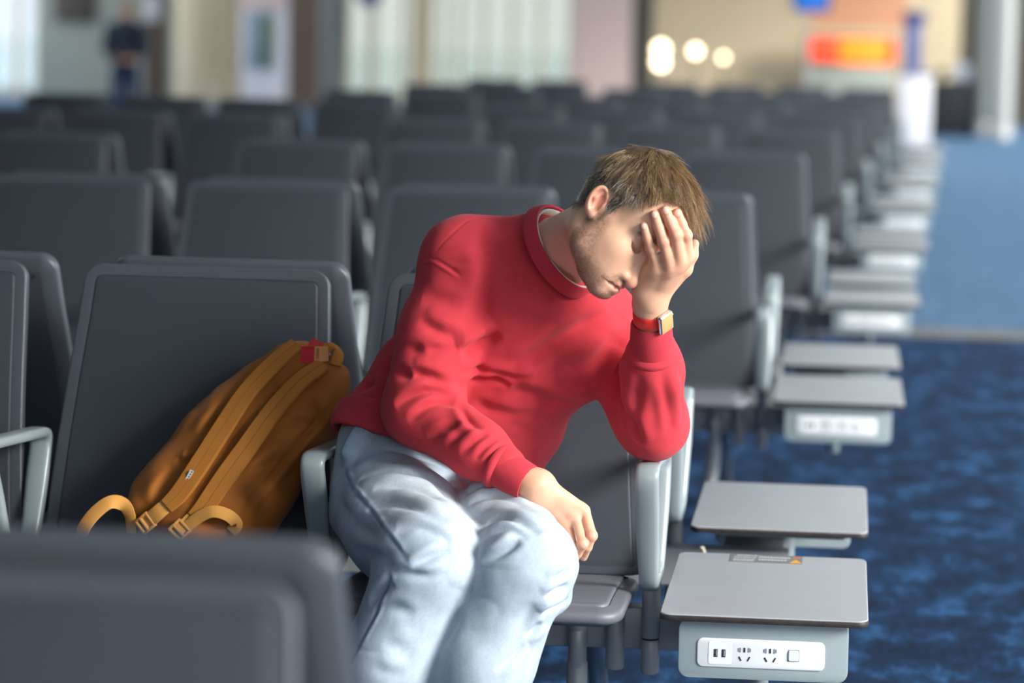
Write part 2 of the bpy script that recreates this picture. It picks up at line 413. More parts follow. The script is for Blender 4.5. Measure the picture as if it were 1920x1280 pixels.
def make_table():
    """side table: origin on the floor at the table centre"""
    t = empty('side_table')
    hx, hy = .193, .268
    R = rrect(hx, hy, .022)
    top = MB().slab(R, [(.004, .4165), (.0005, .418), (0, .4205), (0, .4255), (.001, .4275)], lambda x, v, h: (x, v, h), fill=(True, True)).build('table_edge', MAT['laminate_edge'], t)
    MB().slab(R, [(.0018, .4265), (.0012, .4285), (.0025, .4302), (.005, .4306)], lambda x, v, h: (x, v, h)).build('tabletop', MAT['laminate'], t)
    b = MB().slab(rrect(.157, .0555, .02), [(.012, .11), (.003, .11), (0, .107), (0, .005), (.001, .001), (.004, 0)], lambda x, v, h: (x, -.245+h, .362+v)).build('power_box', MAT['box_paint'], t)
    # white socket plate on the box front
    yf = -.245; zc = .356
    pl = MB().slab(rrect(.118, .027, .011), [(0, .002), (0, -.0012), (.0008, -.0022), (.002, -.0026)], lambda x, v, h: (x-.004, yf+h, zc+v)).build('socket_plate', MAT['socket_white'], t)
    def mark(nm, x, z, w, h, mat, r=.0008, rot=0, dep=-.0031):
        q = MB().box((0, 0, 0), (w, .0008, h)); M = Matrix.Rotation(rot, 3, 'Y')
        q.V = [tuple(M @ Vector(v) + Vector((x-.004, yf+dep, zc+z))) for v in q.V]
        return q.build(nm, mat, pl)
    MB().slab(rrect(.0215, .0215, .004), [(0, -.002), (0, -.003), (.0006, -.0033), (.001, -.0033)], lambda x, v, h: (x-.0795, yf+h, zc+v)).build('usb_module', MAT['socket_white'], pl)
    for x in (-.083, -.0685):
        mark('usb_port', x, 0, .0068, .0145, MAT['socket_dark'], dep=-.0035); mark('usb_tongue', x+.0012, 0, .0022, .011, MAT['socket_grey'], dep=-.0039)
    for cx in (-.030, .0175):
        mark('socket_slot', cx, .0075, .0030, .0085, MAT['socket_dark'])
        mark('socket_slot', cx-.0075, .0075, .0022, .0085, MAT['socket_grey']); mark('socket_slot', cx-.0098, .0075, .0035, .0062, MAT['socket_grey'])
        mark('socket_slot', cx+.0080, .0075, .0022, .0085, MAT['socket_grey']); mark('socket_slot', cx+.0103, .0075, .0035, .0062, MAT['socket_grey'])
        mark('socket_slot', cx-.0080, -.009, .0024, .0088, MAT['socket_dark'], rot=-.5); mark('socket_slot', cx+.0080, -.009, .0024, .0088, MAT['socket_dark'], rot=.5)
    MB().slab(rrect(.0095, .0098, .003), [(0, -.002), (0, -.0042), (.001, -.0048), (.002, -.0048)], lambda x, v, h: (x+.0565, yf+h, zc+v)).build('rocker_switch', MAT['socket_white'], pl)
    mark('switch_gap', .0605, 0, .0215, .0222, MAT['socket_grey'], dep=-.0024)
    mark('indicator_led', .081, 0, .0014, .0014, MAT['led'])
    # support post, beam stub and rear bracket
    MB().cyl((-.012, -.045, .245), (-.012, -.045, .418), .0185, bev=.004).lathe([(0, .40), (.030, .40), (.036, .417), (0, .417)], (-.012, -.045, 0)).build('table_post', MAT['arm_paint'], t)
    MB().box((-.06, .017, .3245), (.14, .18, .045), .005).build('beam_stub', MAT['beam_metal'], t)
    br = MB().box((0, .205, .409), (.285, .03, .014), .004).build('bracket', MAT['arm_paint'], t)
    for sx in (-.128, .128): MB().cyl((sx, .2195, .409), (sx, .223, .409), .0045, n=12, bev=.001).build('screw', MAT['screw'], br)
    return t
SEAT0 = make_seat(); ENDARM = make_armrest(None, -SEAT_PITCH/2); TABLE0 = make_table()
BENCH = {}
ORD = ['', 'first', 'second', 'third', 'fourth', 'fifth', 'sixth', 'seventh', 'eighth', 'ninth', 'tenth', 'eleventh', 'twelfth', 'thirteenth', 'fourteenth', 'fifteenth', 'sixteenth', 'seventeenth', 'eighteenth']
used = {'seat': False, 'table': False}
PERIOD = 2.64
def pair_pos(k):
    if k == 0: return 2.27, -.428
    return 5.035 + PERIOD*(k-1), -.352 + .128*(k-1)
def row_phrase(k): return ['double row in front of him', "the man's double row"][k] if k < 2 else '%s double row behind him' % ORD[k-1]
def place(proto, key, loc, rz):
    if not used[key]: used[key] = True; o = proto
    else: o = copy_tree(proto)
    o.location = loc; o.rotation_euler = (0, 0, rz); return o
def bench_at(n, x, y, rz, label, ext=(.04, .04)):
    key = (n,)+ext
    if key not in BENCH: BENCH[key] = make_bench(n, *ext); o = BENCH[key]
    else: o = copy_tree(BENCH[key])
    o.location = (x, y, 0); o.rotation_euler = (0, 0, rz)
    return tag(o, label, 'bench frame', 'metal frames under the seat rows')
LAST = 8; endarm_used = False
for k in range(0, LAST+1):
    ym, x0 = pair_pos(k)
    left = -.352*(ym+.3) - .35
    bench = 0; x = x0; count = 0
    while x > left or bench == 0:
        n = 4 if k else 2
        if k >= 6 and bench == 1: n = 2
        bw = '' if k < 2 else '%s bench from aisle, ' % ORD[bench+1]
        bench_at(n, x, ym, 0, 'metal frame under seats facing his way, ' + bw + row_phrase(k), (.26, .04) if bench == 0 and k else (.04, .04))
        bench_at(n, x-n*SEAT_PITCH, ym, math.pi, 'metal frame under seats facing opposite, ' + bw + row_phrase(k), (.04, .26) if bench == 0 and k else (.04, .04))
        for i in range(n):
            cx = x-(i+.5)*SEAT_PITCH; count += 1
            for side, rz, ph in ((0, 0.0, "facing the man's way"), (1, math.pi, 'facing the opposite way')):
                o = place(SEAT0, 'seat', (cx, ym, 0), rz)
                if k == 1 and side == 0 and i < 2: lab = ['charcoal airport seat the man in the red sweatshirt sits on', 'charcoal airport seat with a mustard backpack leaning against its back'][i]
                else: lab = 'charcoal seat %s, %s from the aisle, %s' % (ph, ORD[count], row_phrase(k))
                tag(o, lab, 'seat', 'charcoal airport seats in back-to-back rows')
                if (side == 0 and i == n-1) or (side == 1 and i == 0):
                    e = ENDARM if not endarm_used else link_copy(ENDARM, o)
                    if e is ENDARM: e.parent = o
                    else:
                        for ch in ENDARM.children: link_copy(ch, e)
                    endarm_used = True
        if bench == 0 and k > 0:
            o = place(TABLE0, 'table', (x+.232, ym-.392, 0), 0.0)
            tag(o, 'light grey side table with white socket panel beside the seated man' if k == 1 else 'light grey side table with white socket panel, ' + row_phrase(k), 'table', 'side tables at the aisle ends')
            if k == 1: TABLE1 = o
            o = place(TABLE0, 'table', (x+.238, ym+.400, 0), math.pi)
            tag(o, 'light grey side table, socket panel facing away from the man, ' + row_phrase(k), 'table', 'side tables at the aisle ends')
            for ch in o.children:
                if ch.name.startswith('beam_stub'): ch.location.x = .12
            if k == 1: TABLE2 = o
        x -= n*SEAT_PITCH + .45; bench += 1
        if k < 2 or (k >= 6 and bench == 2): break
# warning sticker on the nearest table, print upside down towards the seat's back
st = MB().box((0, 0, 0), (.148, .072, .0006)); st.V = [(v[0]-.012, v[1]+.226, v[2]+.4309) for v in st.V]
st = st.build('sticker', MAT['sticker'], TABLE1)
def smark(x, y, w, h, mat, nm='print_line'):
    q = MB().box((x-.012, y*1.65+.226, .4314), (w, h*1.65, .0005)); q.build(nm, mat, st)
rs = random.Random(3)
for yy, hh, x0_, x1_ in ((.015, .0035, -.060, -.02), (.008, .006, -.015, .045), (.004, .003, -.065, -.022), (-.006, .006, -.015, .042), (-.007, .003, -.066, -.022), (-.014, .003, -.066, -.03)):
    x_ = x0_
    while x_ < x1_:
        w_ = rs.uniform(.0025, .0065); smark(x_+w_/2, yy, w_, hh, MAT['sticker_print'], 'print_letter'); x_ += w_+.0012
tri = MB(); tri.add([(.036, .196, .4317), (.061, .196, .4317), (.0485, .226, .4317), (.036, .196, .4312), (.061, .196, .4312), (.0485, .226, .4312)], [(0, 1, 2), (5, 4, 3), (0, 3, 4, 1), (1, 4, 5, 2), (2, 5, 3, 0)]); tri.build('warning_triangle', MAT['sticker_yellow'], st)
smark(.0625, .012, .016, .007, MAT['sticker_red'], 'print_mark')
# supply cable under the rear table
_tx, _ty = TABLE2.location.x, TABLE2.location.y
cb = MB().sweep(smooth_path([(-.345+.128*0+.07, 5.10, .40), (-.272, 5.11, .37), (-.285, 5.05, .28), (-.33, 5.0, .22), (-.34, 4.95, .30)], 8), ell(.0045, .0045, 8), (1, 0, .2))
o = cb.build('power_cable', MAT['cable']); tag(o, 'cream power cable drooping under the socketless side of the table', 'cable')

# ------------------------------------------------------------------ implicit surfaces -> meshes
def vnorm(v): v = np.asarray(v, float); return v/np.linalg.norm(v)
def smin(a, b, k):
    h = np.maximum(k-np.abs(a-b), 0.0)/k; return np.minimum(a, b)-h*h*k*.25
def smax(a, b, k): return -smin(-a, -b, k)
def s_sphere(P, c, r): return np.linalg.norm(P-np.asarray(c), axis=1)-r
def s_ell(P, c, R, A=None):
    q = P-np.asarray(c)
    if A is not None: q = q @ np.asarray(A).T
    R = np.asarray(R, float); k0 = np.linalg.norm(q/R, axis=1); k1 = np.linalg.norm(q/(R*R), axis=1)
    return k0*(k0-1.0)/np.maximum(k1, 1e-9)
def s_cone(P, a, b, ra, rb):
    a = np.asarray(a, float); b = np.asarray(b, float); ab = b-a; t = np.clip(((P-a) @ ab)/(ab @ ab), 0, 1)
    return np.linalg.norm(P-a-t[:, None]*ab, axis=1)-(ra+(rb-ra)*t)
def s_chain(P, pts, rad, k=.01):
    d = None
    for i in range(len(pts)-1):
        e = s_cone(P, pts[i], pts[i+1], rad[i], rad[i+1]); d = e if d is None else smin(d, e, k)
    return d
def s_box(P, c, h, r, A=None):
    q = P-np.asarray(c)
    if A is not None: q = q @ np.asarray(A).T
    q = np.abs(q)-(np.asarray(h)-r)
    return np.linalg.norm(np.maximum(q, 0), axis=1)+np.minimum(q.max(axis=1), 0)-r
def surface_nets(f, lo, hi, h, B=8):
    lo = np.asarray(lo, float); n = np.ceil((np.asarray(hi)-lo)/h/B).astype(int)
    bi = np.stack(np.meshgrid(*[np.arange(k) for k in n], indexing='ij'), -1).reshape(-1, 3)
    cen = lo+(bi+.5)*B*h
    dc = f(cen); act = np.abs(dc) < B*h*.5*1.7321*1.35+h
    N = n*B+1
    D = np.ones(N, np.float32)
    # signs from the coarse blocks
    for b, dd in zip(bi[(~act) & (dc < 0)], dc[(~act) & (dc < 0)]):
        s = b*B; D[s[0]:s[0]+B+1, s[1]:s[1]+B+1, s[2]:s[2]+B+1] = -1
    g = np.stack(np.meshgrid(*[np.arange(B+1)]*3, indexing='ij'), -1).reshape(-1, 3)
    ab = bi[act]
    CH = 400
    for i in range(0, len(ab), CH):
        idx = (ab[i:i+CH, None, :]*B+g[None]).reshape(-1, 3)
        D[idx[:, 0], idx[:, 1], idx[:, 2]] = f(lo+idx*h)
    ins = D < 0
    cnt = np.zeros(np.array(N)-1, np.int8)
    for dx in (0, 1):
        for dy in (0, 1):
            for dz in (0, 1):
                cnt += ins[dx:N[0]-1+dx, dy:N[1]-1+dy, dz:N[2]-1+dz]
    cells = np.argwhere((cnt > 0) & (cnt < 8))
    vid = -np.ones(np.array(N)-1, np.int64); vid[cells[:, 0], cells[:, 1], cells[:, 2]] = np.arange(len(cells))
    acc = np.zeros((len(cells), 3)); num = np.zeros(len(cells))
    corners = [(x, y, z) for x in (0, 1) for y in (0, 1) for z in (0, 1)]
    for a in corners:
        for ax in range(3):
            if a[ax]: continue
            b = list(a); b[ax] = 1
            da = D[cells[:, 0]+a[0], cells[:, 1]+a[1], cells[:, 2]+a[2]]; db = D[cells[:, 0]+b[0], cells[:, 1]+b[1], cells[:, 2]+b[2]]
            mk = (da < 0) != (db < 0); t = np.where(mk, da/np.where(da == db, 1, da-db), 0)
            p = np.tile(np.array(a, float), (len(cells), 1)); p[:, ax] = t
            acc += p*mk[:, None]; num += mk
    V = lo+(cells+acc/np.maximum(num, 1)[:, None])*h
    quads = []
    for ax in range(3):
        o1, o2 = (ax+1) % 3, (ax+2) % 3
        sl = [slice(None)]*3; sl2 = [slice(None)]*3; sl[ax] = slice(0, N[ax]-1); sl2[ax] = slice(1, N[ax])
        e = np.argwhere(ins[tuple(sl)] != ins[tuple(sl2)])
        e = e[(e[:, o1] > 0) & (e[:, o2] > 0) & (e[:, o1] < N[o1]-1) & (e[:, o2] < N[o2]-1)]
        s = ins[e[:, 0], e[:, 1], e[:, 2]]
        q = []
        for d1, d2 in ((1, 1), (0, 1), (0, 0), (1, 0)):
            c = e.copy(); c[:, o1] -= d1; c[:, o2] -= d2; q.append(vid[c[:, 0], c[:, 1], c[:, 2]])
        q = np.stack(q, 1); q = np.where(s[:, None], q, q[:, ::-1]); quads.append(q)
    Q = np.concatenate(quads); Q = Q[(Q >= 0).all(1)]
    return V, Q
def vert_normals(V, Q):
    fn = np.cross(V[Q[:, 2]]-V[Q[:, 0]], V[Q[:, 3]]-V[Q[:, 1]]); n = np.zeros_like(V)
    for k in range(4): np.add.at(n, Q[:, k], fn)
    return n/np.maximum(np.linalg.norm(n, axis=1), 1e-12)[:, None]
def relax(V, Q, it=2, lam=.5):
    for _ in range(it):
        s = np.zeros_like(V); c = np.zeros(len(V))
        for k in range(4):
            a, b = Q[:, k], Q[:, (k+1) % 4]
            np.add.at(s, a, V[b]); np.add.at(c, a, 1); np.add.at(s, b, V[a]); np.add.at(c, b, 1)
        V = V+lam*(s/np.maximum(c, 1)[:, None]-V)
    return V
def np_mesh(name, V, Q, mats, parent=None, colors=None, fmat=None):
    me = bpy.data.meshes.new(name); nv, nf = len(V), len(Q); w = Q.shape[1]
    me.vertices.add(nv); me.vertices.foreach_set('co', np.asarray(V, np.float32).ravel())
    me.loops.add(nf*w); me.loops.foreach_set('vertex_index', np.asarray(Q, np.int32).ravel())
    me.polygons.add(nf); me.polygons.foreach_set('loop_start', np.arange(nf, dtype=np.int32)*w)
    me.update(calc_edges=True); me.validate()
    for mm in mats: me.materials.append(mm)
    if fmat is not None: me.polygons.foreach_set('material_index', np.asarray(fmat, np.int32))
    if colors is not None:
        a = me.color_attributes.new('tone', 'FLOAT_COLOR', 'POINT'); c = np.ones((nv, 4), np.float32); c[:, :3] = colors; a.data.foreach_set('color', c.ravel())
    me.shade_smooth()
    o = bpy.data.objects.new(name, me); COL.objects.link(o)
    if parent: o.parent = parent
    return o
def raymarch(f, px, py, y0=3.6, y1=6.0):
    d = ray(px, py); d = d/np.linalg.norm(d); t = y0/d[1]; p = CAM+d*t
    for _ in range(160):
        v = f(p[None])[0]
        if v < 2e-4: return p
        p = p+d*max(v*.8, 3e-4)
        if p[1] > y1: return None
    return None
def poly_dist(P, pts):
    """distance to a polyline and parameter along it (0..1)"""
    best = np.full(len(P), 1e9); par = np.zeros(len(P)); n = len(pts)-1
    for i in range(n):
        a = pts[i]; ab = pts[i+1]-a; t = np.clip(((P-a) @ ab)/max(ab @ ab, 1e-12), 0, 1)
        d = np.linalg.norm(P-a-t[:, None]*ab, axis=1); m_ = d < best
        best[m_] = d[m_]; par[m_] = (i+t[m_])/n
    return best, par
def apply_folds(V, Nn, f, folds, y0=3.6):
    """folds: (pixel polyline, width m, height m [+ridge/-groove]) traced onto the surface that stands there"""
    disp = np.zeros(len(V))
    for (pl, w, hgt) in folds:
        pts = [raymarch(f, x, y, y0) for x, y in pl]; pts = [p for p in pts if p is not None]
        if len(pts) < 2: continue
        pts = [np.array(p) for p in smooth_path(pts, 5)]
        lo = np.min(pts, 0)-3*w; hi = np.max(pts, 0)+3*w
        m_ = np.where(((V > lo) & (V < hi)).all(1))[0]
        if not len(m_): continue
        d, t = poly_dist(V[m_], pts)
        env = np.sin(np.pi*np.clip(t, 0, 1))**.8
        disp[m_] += hgt*np.exp(-(d/w)**2)*env
    return V+Nn*disp[:, None]
def vnoise(P, scale, seed=0):
    """smooth value noise in [-1,1]"""
    r = np.random.default_rng(seed); T = r.uniform(-1, 1, (32, 32, 32)); q = P*scale; i = np.floor(q).astype(int); t = q-i; t = t*t*(3-2*t)
    out = 0
    for dx in (0, 1):
        for dy in (0, 1):
            for dz in (0, 1):
                w = (t[:, 0] if dx else 1-t[:, 0])*(t[:, 1] if dy else 1-t[:, 1])*(t[:, 2] if dz else 1-t[:, 2])
                out = out+w*T[(i[:, 0]+dx) % 32, (i[:, 1]+dy) % 32, (i[:, 2]+dz) % 32]
    return out

# ------------------------------------------------------------------ the seated man
pmat('skin', srgb(224, 172, 146), .48, sss=.35, bump=.12, bscale=700, attr='tone', spec=.4)
pmat('hair', srgb(110, 85, 60), .42, attr='tone', spec=.5)
pmat('sweat_red', srgb(192, 56, 66), .9, var=.05, vscale=45, bump=.35, bscale=900, sheen=.08, spec=.2)
pmat('rib_red', srgb(186, 54, 66), .9, var=.05, vscale=60, bump=.3, bscale=800, sheen=.08, spec=.2)
pmat('tee_white', srgb(225, 222, 212), .8)
pmat('denim', srgb(166, 180, 194), .8, attr='tone', var=.07, vscale=220, bump=.4, bscale=1400, spec=.25)
pmat('denim_seam', srgb(150, 168, 186), .8, spec=.2)
pmat('watch_strap', srgb(235, 50, 40), .5)
pmat('watch_case', srgb(205, 207, 212), .22, metal=.9)
pmat('watch_glass_glint', srgb(206, 166, 112), .08, spec=.8, coat=1.0)  # tan base colour paints the gold reflection on the screen
pmat('shoe', srgb(225, 225, 222), .6)
W3 = np.stack([rt, up, -fw], 1)
def _hm(a, b, c):
    ca, sa, cb, sb, cc, sc = np.cos(a), np.sin(a), np.cos(b), np.sin(b), np.cos(c), np.sin(c)
    return np.array([[cc, sc, 0], [-sc, cc, 0], [0, 0, 1]]) @ np.array([[1, 0, 0], [0, cb, -sb], [0, sb, cb]]) @ np.array([[ca, 0, sa], [0, 1, 0], [-sa, 0, ca]])
_M = W3 @ _hm(*np.radians([66, 4, 44]))
HA = np.stack([-_M[:, 0], _M[:, 1], _M[:, 2]])        # rows: his right, crown up, face forward (world)
HO = PY(1144, 410, 4.445)
def h2w(p): return HO+np.asarray(p, float) @ HA
def w2h(P): return (P-HO) @ HA.T
J = lambda x, y, Y: PY(x, y, Y)
# joints
SH_R, EL_R, WR_R = J(864, 492, 4.56), J(788, 765, 4.50), J(985, 901, 4.36)
SH_L, EL_L, WR_L = J(1178, 655, 4.68), J(1226, 792, 4.56)-np.array([0, 0, .0095]), J(1220, 598, 4.452)
PELV, ABD, CHEST, NECKB = J(815, 860, 4.69), J(868, 745, 4.68), J(975, 612, 4.63), J(1040, 465, 4.58)
HIP_R, HIP_L = J(702, 925, 4.64), J(905, 955, 4.61)
KN_R, KN_L = J(808, 1048, 4.26), J(984, 1058, 4.26)
AN_R, AN_L = J(622, 1530, 4.27), J(790, 1535, 4.25)

LIP_U = np.array([(0, -.0720, .1085), (.010, -.0715, .1055), (.0200, -.0738, .0960), (.0285, -.0760, .0830)])
LIP_L = np.array([(0, -.0832, .1055), (.010, -.0828, .1028), (.0190, -.0805, .0950), (.0265, -.0778, .0845)])
LIP_S = np.array([(0, -.0776, .1135), (.011, -.0773, .1085), (.0210, -.0768, .0980), (.0310, -.0768, .0830)])
LID = np.array([(.0500, .008, .0815), (.0455, .0010, .0890), (.039, -.0025, .0945), (.031, -.0035, .0970), (.024, -.0025, .0965), (.018, .001, .094)])
def head_sdf(P, slits=True):
    L = w2h(P); S = L.copy(); S[:, 0] = np.abs(S[:, 0])
    d = s_ell(L, (0, .052, .012), (.0765, .106, .095))
    d = smin(d, s_ell(L, (0, .070, .055), (.063, .072, .060)), .03)
    d = smin(d, s_ell(L, (0, -.030, .048), (.059, .085, .055)), .035)
    d = smin(d, s_cone(S, (.053, -.062, .022), (.018, -.098, .082), .017, .016), .028)
    d = smin(d, s_cone(S, (.055, -.062, .020), (.060, .0, .014), .014, .014), .03)
    d = smin(d, s_ell(L, (0, -.0985, .0865), (.022, .0165, .0170)), .016)
    d = smin(d, s_ell(S, (.043, -.018, .064), (.022, .022, .026)), .026); d = smin(d, s_ell(S, (.040, -.046, .052), (.022, .034, .030)), .03)
    d = smin(d, s_ell(L, (0, -.050, .076), (.040, .036, .028)), .02)
    d = smin(d, s_ell(L, (0, -.076, .082), (.035, .025, .0235)), .018)
    d = smin(d, s_cone(S, (.010, .033, .098), (.047, .031, .077), .010, .010), .014)
    d = smax(d, -s_ell(S, (.034, .009, .108), (.0185, .0120, .0160)), .012)
    d = smin(d, s_ell(S, (.033, .0070, .0830), (.0170, .0130, .0142)), .003)
    if slits: d = smax(d, -(s_chain(S, LID, [.0006, .0010, .0010, .0010, .0010, .0006])), .0025)
    # nose
    d = smin(d, s_cone(L, (0, .014, .098), (0, -.045, .1185), .0088, .0105), .014)
    d = smin(d, s_sphere(L, (0, -.0525, .1192), .0118), .008)
    d = smin(d, s_ell(S, (.0140, -.0500, .1030), (.0088, .0092, .0125)), .006)
    d = smax(d, -s_ell(S, (.0078, -.0615, .1125), (.0026, .0030, .0045)), .002)
    # lips
    d = smin(d, s_chain(S, LIP_U, [.0048, .0046, .0036, .0014]), .006)
    d = smin(d, s_chain(S, LIP_L, [.0060, .0058, .0042, .0014]), .006)
    if slits: d = smax(d, -s_chain(S, LIP_S, [.0013, .0013, .0012, .0006]), .0025)
    # ears
    e1 = vnorm((.10, .963, -.26)); nn = vnorm((.88, -.06, .46)); nn = vnorm(nn-e1*(nn @ e1)); e2 = -np.cross(e1, nn); EA = np.stack([e1, e2, nn])
    c = np.array((.0815, .014, -.006))
    ear = s_ell(S, c, (.0315, .0190, .0085), EA)
    ear = smax(ear, -s_ell(S, c+nn*.0075+e1*.003+e2*.001, (.0245, .0135, .0105), EA), .002)
    ear = smin(ear, s_chain(S, np.array([c+e1*.018+e2*.002-nn*.001, c+e1*.004-e2*.0055-nn*.0005, c-e1*.013-e2*.004-nn*.0005]), [.0020, .0028, .0022]), .003)
    ear = smin(ear, s_sphere(S, c-e1*.026+nn*.001+e2*.003, .0080), .008)
    ear = smin(ear, s_ell(S, c+e2*.0150-e1*.006+nn*.002, (.007, .004, .004), EA), .004)
    return smin(d, ear, .005)
def snap(pts, depth=.0):
    p = np.array([h2w(q) for q in pts])
    for _ in range(6):
        v = head_sdf(p, False); g = np.stack([head_sdf(p+np.eye(3)[i]*.001, False)-head_sdf(p-np.eye(3)[i]*.001, False) for i in range(3)], 1); g /= np.maximum(np.linalg.norm(g, axis=1), 1e-9)[:, None]; p = p-g*(v+depth)[:, None]*.8
    return w2h(p)
LID = snap(LID, .0003); LIP_S = snap(LIP_S, .0004)
NECK_TOP = h2w((0, -.035, -.012))
NB0 = J(1032, 478, 4.60)
def neck_sdf(P):
    d = s_cone(P, NECK_TOP, NB0, .054, .064)
    # sternomastoid on the near side, windpipe
    d = smin(d, s_cone(P, h2w((.052, -.045, -.012)), J(1085, 520, 4.53), .014, .010), .03)
    d = smin(d, s_cone(P, NB0, J(985, 455, 4.62), .062, .04), .04)
    return d
def headneck(P): return smin(head_sdf(P), neck_sdf(P), .022)

# ---- hands: joints given as wrist, then per finger (mcp, pip, dip, tip)
def mk_hand(wrist, fore, fingers, thumb, rr, wr=(.024, .021), heel=None, web=.42, fk=.0045):
    prims = []
    pal = []
    for f_, r in zip(fingers, rr):
        m_ = f_[0]; w_ = wrist+(m_-wrist)*.12+(m_-np.mean([q[0] for q in fingers], 0))*.42
        pal.append((w_, m_, .0125, r*1.18))
    def sdf(P):
        d = None
        for a, b, ra, rb in pal:
            e = s_cone(P, a, b, ra, rb); d = e if d is None else smin(d, e, .014)
        for i in range(len(fingers)-1):   # webbing
            e = s_cone(P, fingers[i][0]*.93+wrist*.07, fingers[i+1][0]*.93+wrist*.07, rr[i]*.92, rr[i+1]*.92); d = smin(d, e, .010)
        d = smin(d, s_cone(P, fore, wrist, wr[0]+.001, wr[0]-.002), .03); d = smin(d, s_cone(P, wrist, pal[1][0], wr[0]-.004, .014), .03)
        for i in range(len(fingers)-1):
            e = s_cone(P, fingers[i][0]*(1-web)+fingers[i][1]*web, fingers[i+1][0]*(1-web)+fingers[i+1][1]*web, rr[i]*.66, rr[i+1]*.66); d = smin(d, e, .008)
            if web > .4: d = smin(d, s_cone(P, fingers[i][0]*.75+fingers[i][1]*.25, fingers[i+1][0]*.75+fingers[i+1][1]*.25, rr[i]*.75, rr[i+1]*.75), .008)
        for f_, r in zip(fingers, rr):
            e = s_chain(P, f_, [r*1.08, r*1.0, r*.93, r*.84], .004)
            e = smin(e, s_sphere(P, f_[1], r*1.05), .004)
            d = smin(d, e, fk)
        if heel is not None: d = smin(d, s_cone(P, heel[0], heel[1], .015, .014), .02)
        t = thumb; e = s_chain(P, t, [.016, .0135, .0108, .0088], .008); d = smin(d, e, .012)
        return d
    return sdf
def fing(mcp, pip, tip, k=.56, lift=0.0):
    dip = pip+(tip-pip)*k+np.array([0, -lift, 0]); return np.array([mcp, pip, dip, tip])
LW = J(1219, 570, 4.425); LF = J(1222, 660, 4.47)
L_F = [fing(J(1233, 507, 4.380), J(1220, 466, 4.364), J(1207, 424, 4.366), .5, .002),
       fing(J(1257, 502, 4.374), J(1244, 452, 4.354), J(1227, 402, 4.364), .5, .002),
       fing(J(1276, 491, 4.374), J(1267, 440, 4.354), J(1248, 394, 4.366), .5, .003),
       fing(J(1290, 482, 4.382), J(1287, 441, 4.366), J(1270, 399, 4.374), .5, .003)]
L_T = np.array([J(1240, 552, 4.435), J(1284, 504, 4.425), J(1297, 478, 4.420), J(1302, 457, 4.420)])
LR = [.0086, .0100, .0105, .0100]
for f_, r in zip(L_F, LR):          # fingers lie on the brow and forehead, pressed in by about 2 mm
    for i in (1, 2, 3):
        v_ = f_[i]-CAM; v_ /= np.linalg.norm(v_); rad_ = r*(1.0, 1.0, .93, .84)[i]
        for _ in range(60):
            if headneck(f_[i][None])[0] > rad_-.0022: break
            f_[i] = f_[i]-v_*.0007
hand_l = mk_hand(LW, LF, L_F, L_T, LR, (.0250, .02), (J(1201, 543, 4.410), J(1217, 505, 4.392)), .52)
RW = J(1003, 910, 4.370); RF = J(925, 868, 4.385)
R_F = [fing(J(1048, 996, 4.388), J(1059, 1026, 4.372), J(1058, 1042, 4.390), .5),
       fing(J(1064, 984, 4.380), J(1075, 1028, 4.352), J(1065, 1052, 4.384), .5, .002),
       fing(J(1080, 970, 4.378), J(1093, 1019, 4.348), J(1073, 1054, 4.388), .5, .003),
       fing(J(1096, 957, 4.384), J(1110, 1004, 4.356), J(1094, 1044, 4.384), .5, .004)]
R_T = np.array([J(1022, 940, 4.405), J(1050, 975, 4.430), J(1068, 1005, 4.435), J(1076, 1028, 4.430)])
hand_r = mk_hand(RW, RF, R_F, R_T, [.0080, .0088, .0092, .0092], (.027, .022), None, .12, .0018)

# ---- sweatshirt
SPINE = vnorm(NECKB-PELV); SAX = vnorm((SH_L-SH_R)-SPINE*((SH_L-SH_R) @ SPINE)); FAX = np.cross(SAX, SPINE)
TA = np.stack([SAX, FAX, SPINE])
def torso_raw(P):
    d = s_ell(P, PELV+SPINE*.01-SAX*.006, (.212, .132, .125), TA)
    d = smin(d, s_ell(P, ABD+SAX*.014, (.205, .130, .15), TA), .06)
    d = smin(d, s_ell(P, CHEST+SAX*.012, (.205, .124, .165), TA), .06)
    d = smin(d, s_cone(P, SH_R+SAX*.03, SH_L-SAX*.03-SPINE*.0, .070, .062), .06)
    d = smin(d, s_cone(P, J(990, 462, 4.60), J(885, 474, 4.565), .060, .068), .04)
    d = smin(d, s_cone(P, NECKB-SPINE*.02, SH_L+SPINE*.01, .062, .060), .05)
    return d
def torso_sdf(P):
    d = torso_raw(P)
    # open neck: cut flat under the collar ring
    d = smax(d, (P-COL_C) @ COL_N-.004, .012)
    # hem
    d = smax(d, -((P-HEM_C) @ HEM_N)-.0, .006)
    return d
COL_C = J(1058, 468, 4.560); COL_N = vnorm(W3 @ np.array([.74, .47, .48]))
_a1 = W3 @ np.array([.58, -.82, 0.0]); COL_A1 = vnorm(_a1-COL_N*(_a1 @ COL_N)); COL_A2 = np.cross(COL_N, COL_A1)
HEM_C = J(731, 818, 4.56); HEM_N = vnorm(W3 @ np.array([.34, .88, -.34]))
def armR_sdf(P):
    mid = SH_R*.5+EL_R*.5+np.array([0, -.005, 0])
    d = s_chain(P, [SH_R+SPINE*.0, mid, EL_R], [.072, .079, .073], .03)
    fm = EL_R*.45+WR_R*.55
    fe = EL_R*.19+WR_R*.81
    d = smin(d, s_chain(P, [EL_R, fm, fe], [.070, .056, .042], .02), .03)
    return d
def armL_sdf(P):
    d = s_chain(P, [SH_L, EL_L+np.array([-.008, .035, .005])], [.080, .072], .03)
    t1 = EL_L*.45+WR_L*.55; t2 = EL_L*.24+WR_L*.76
    d = smin(d, s_chain(P, [EL_L, t1, t2], [.066, .054, .041], .03), .02)
    return d
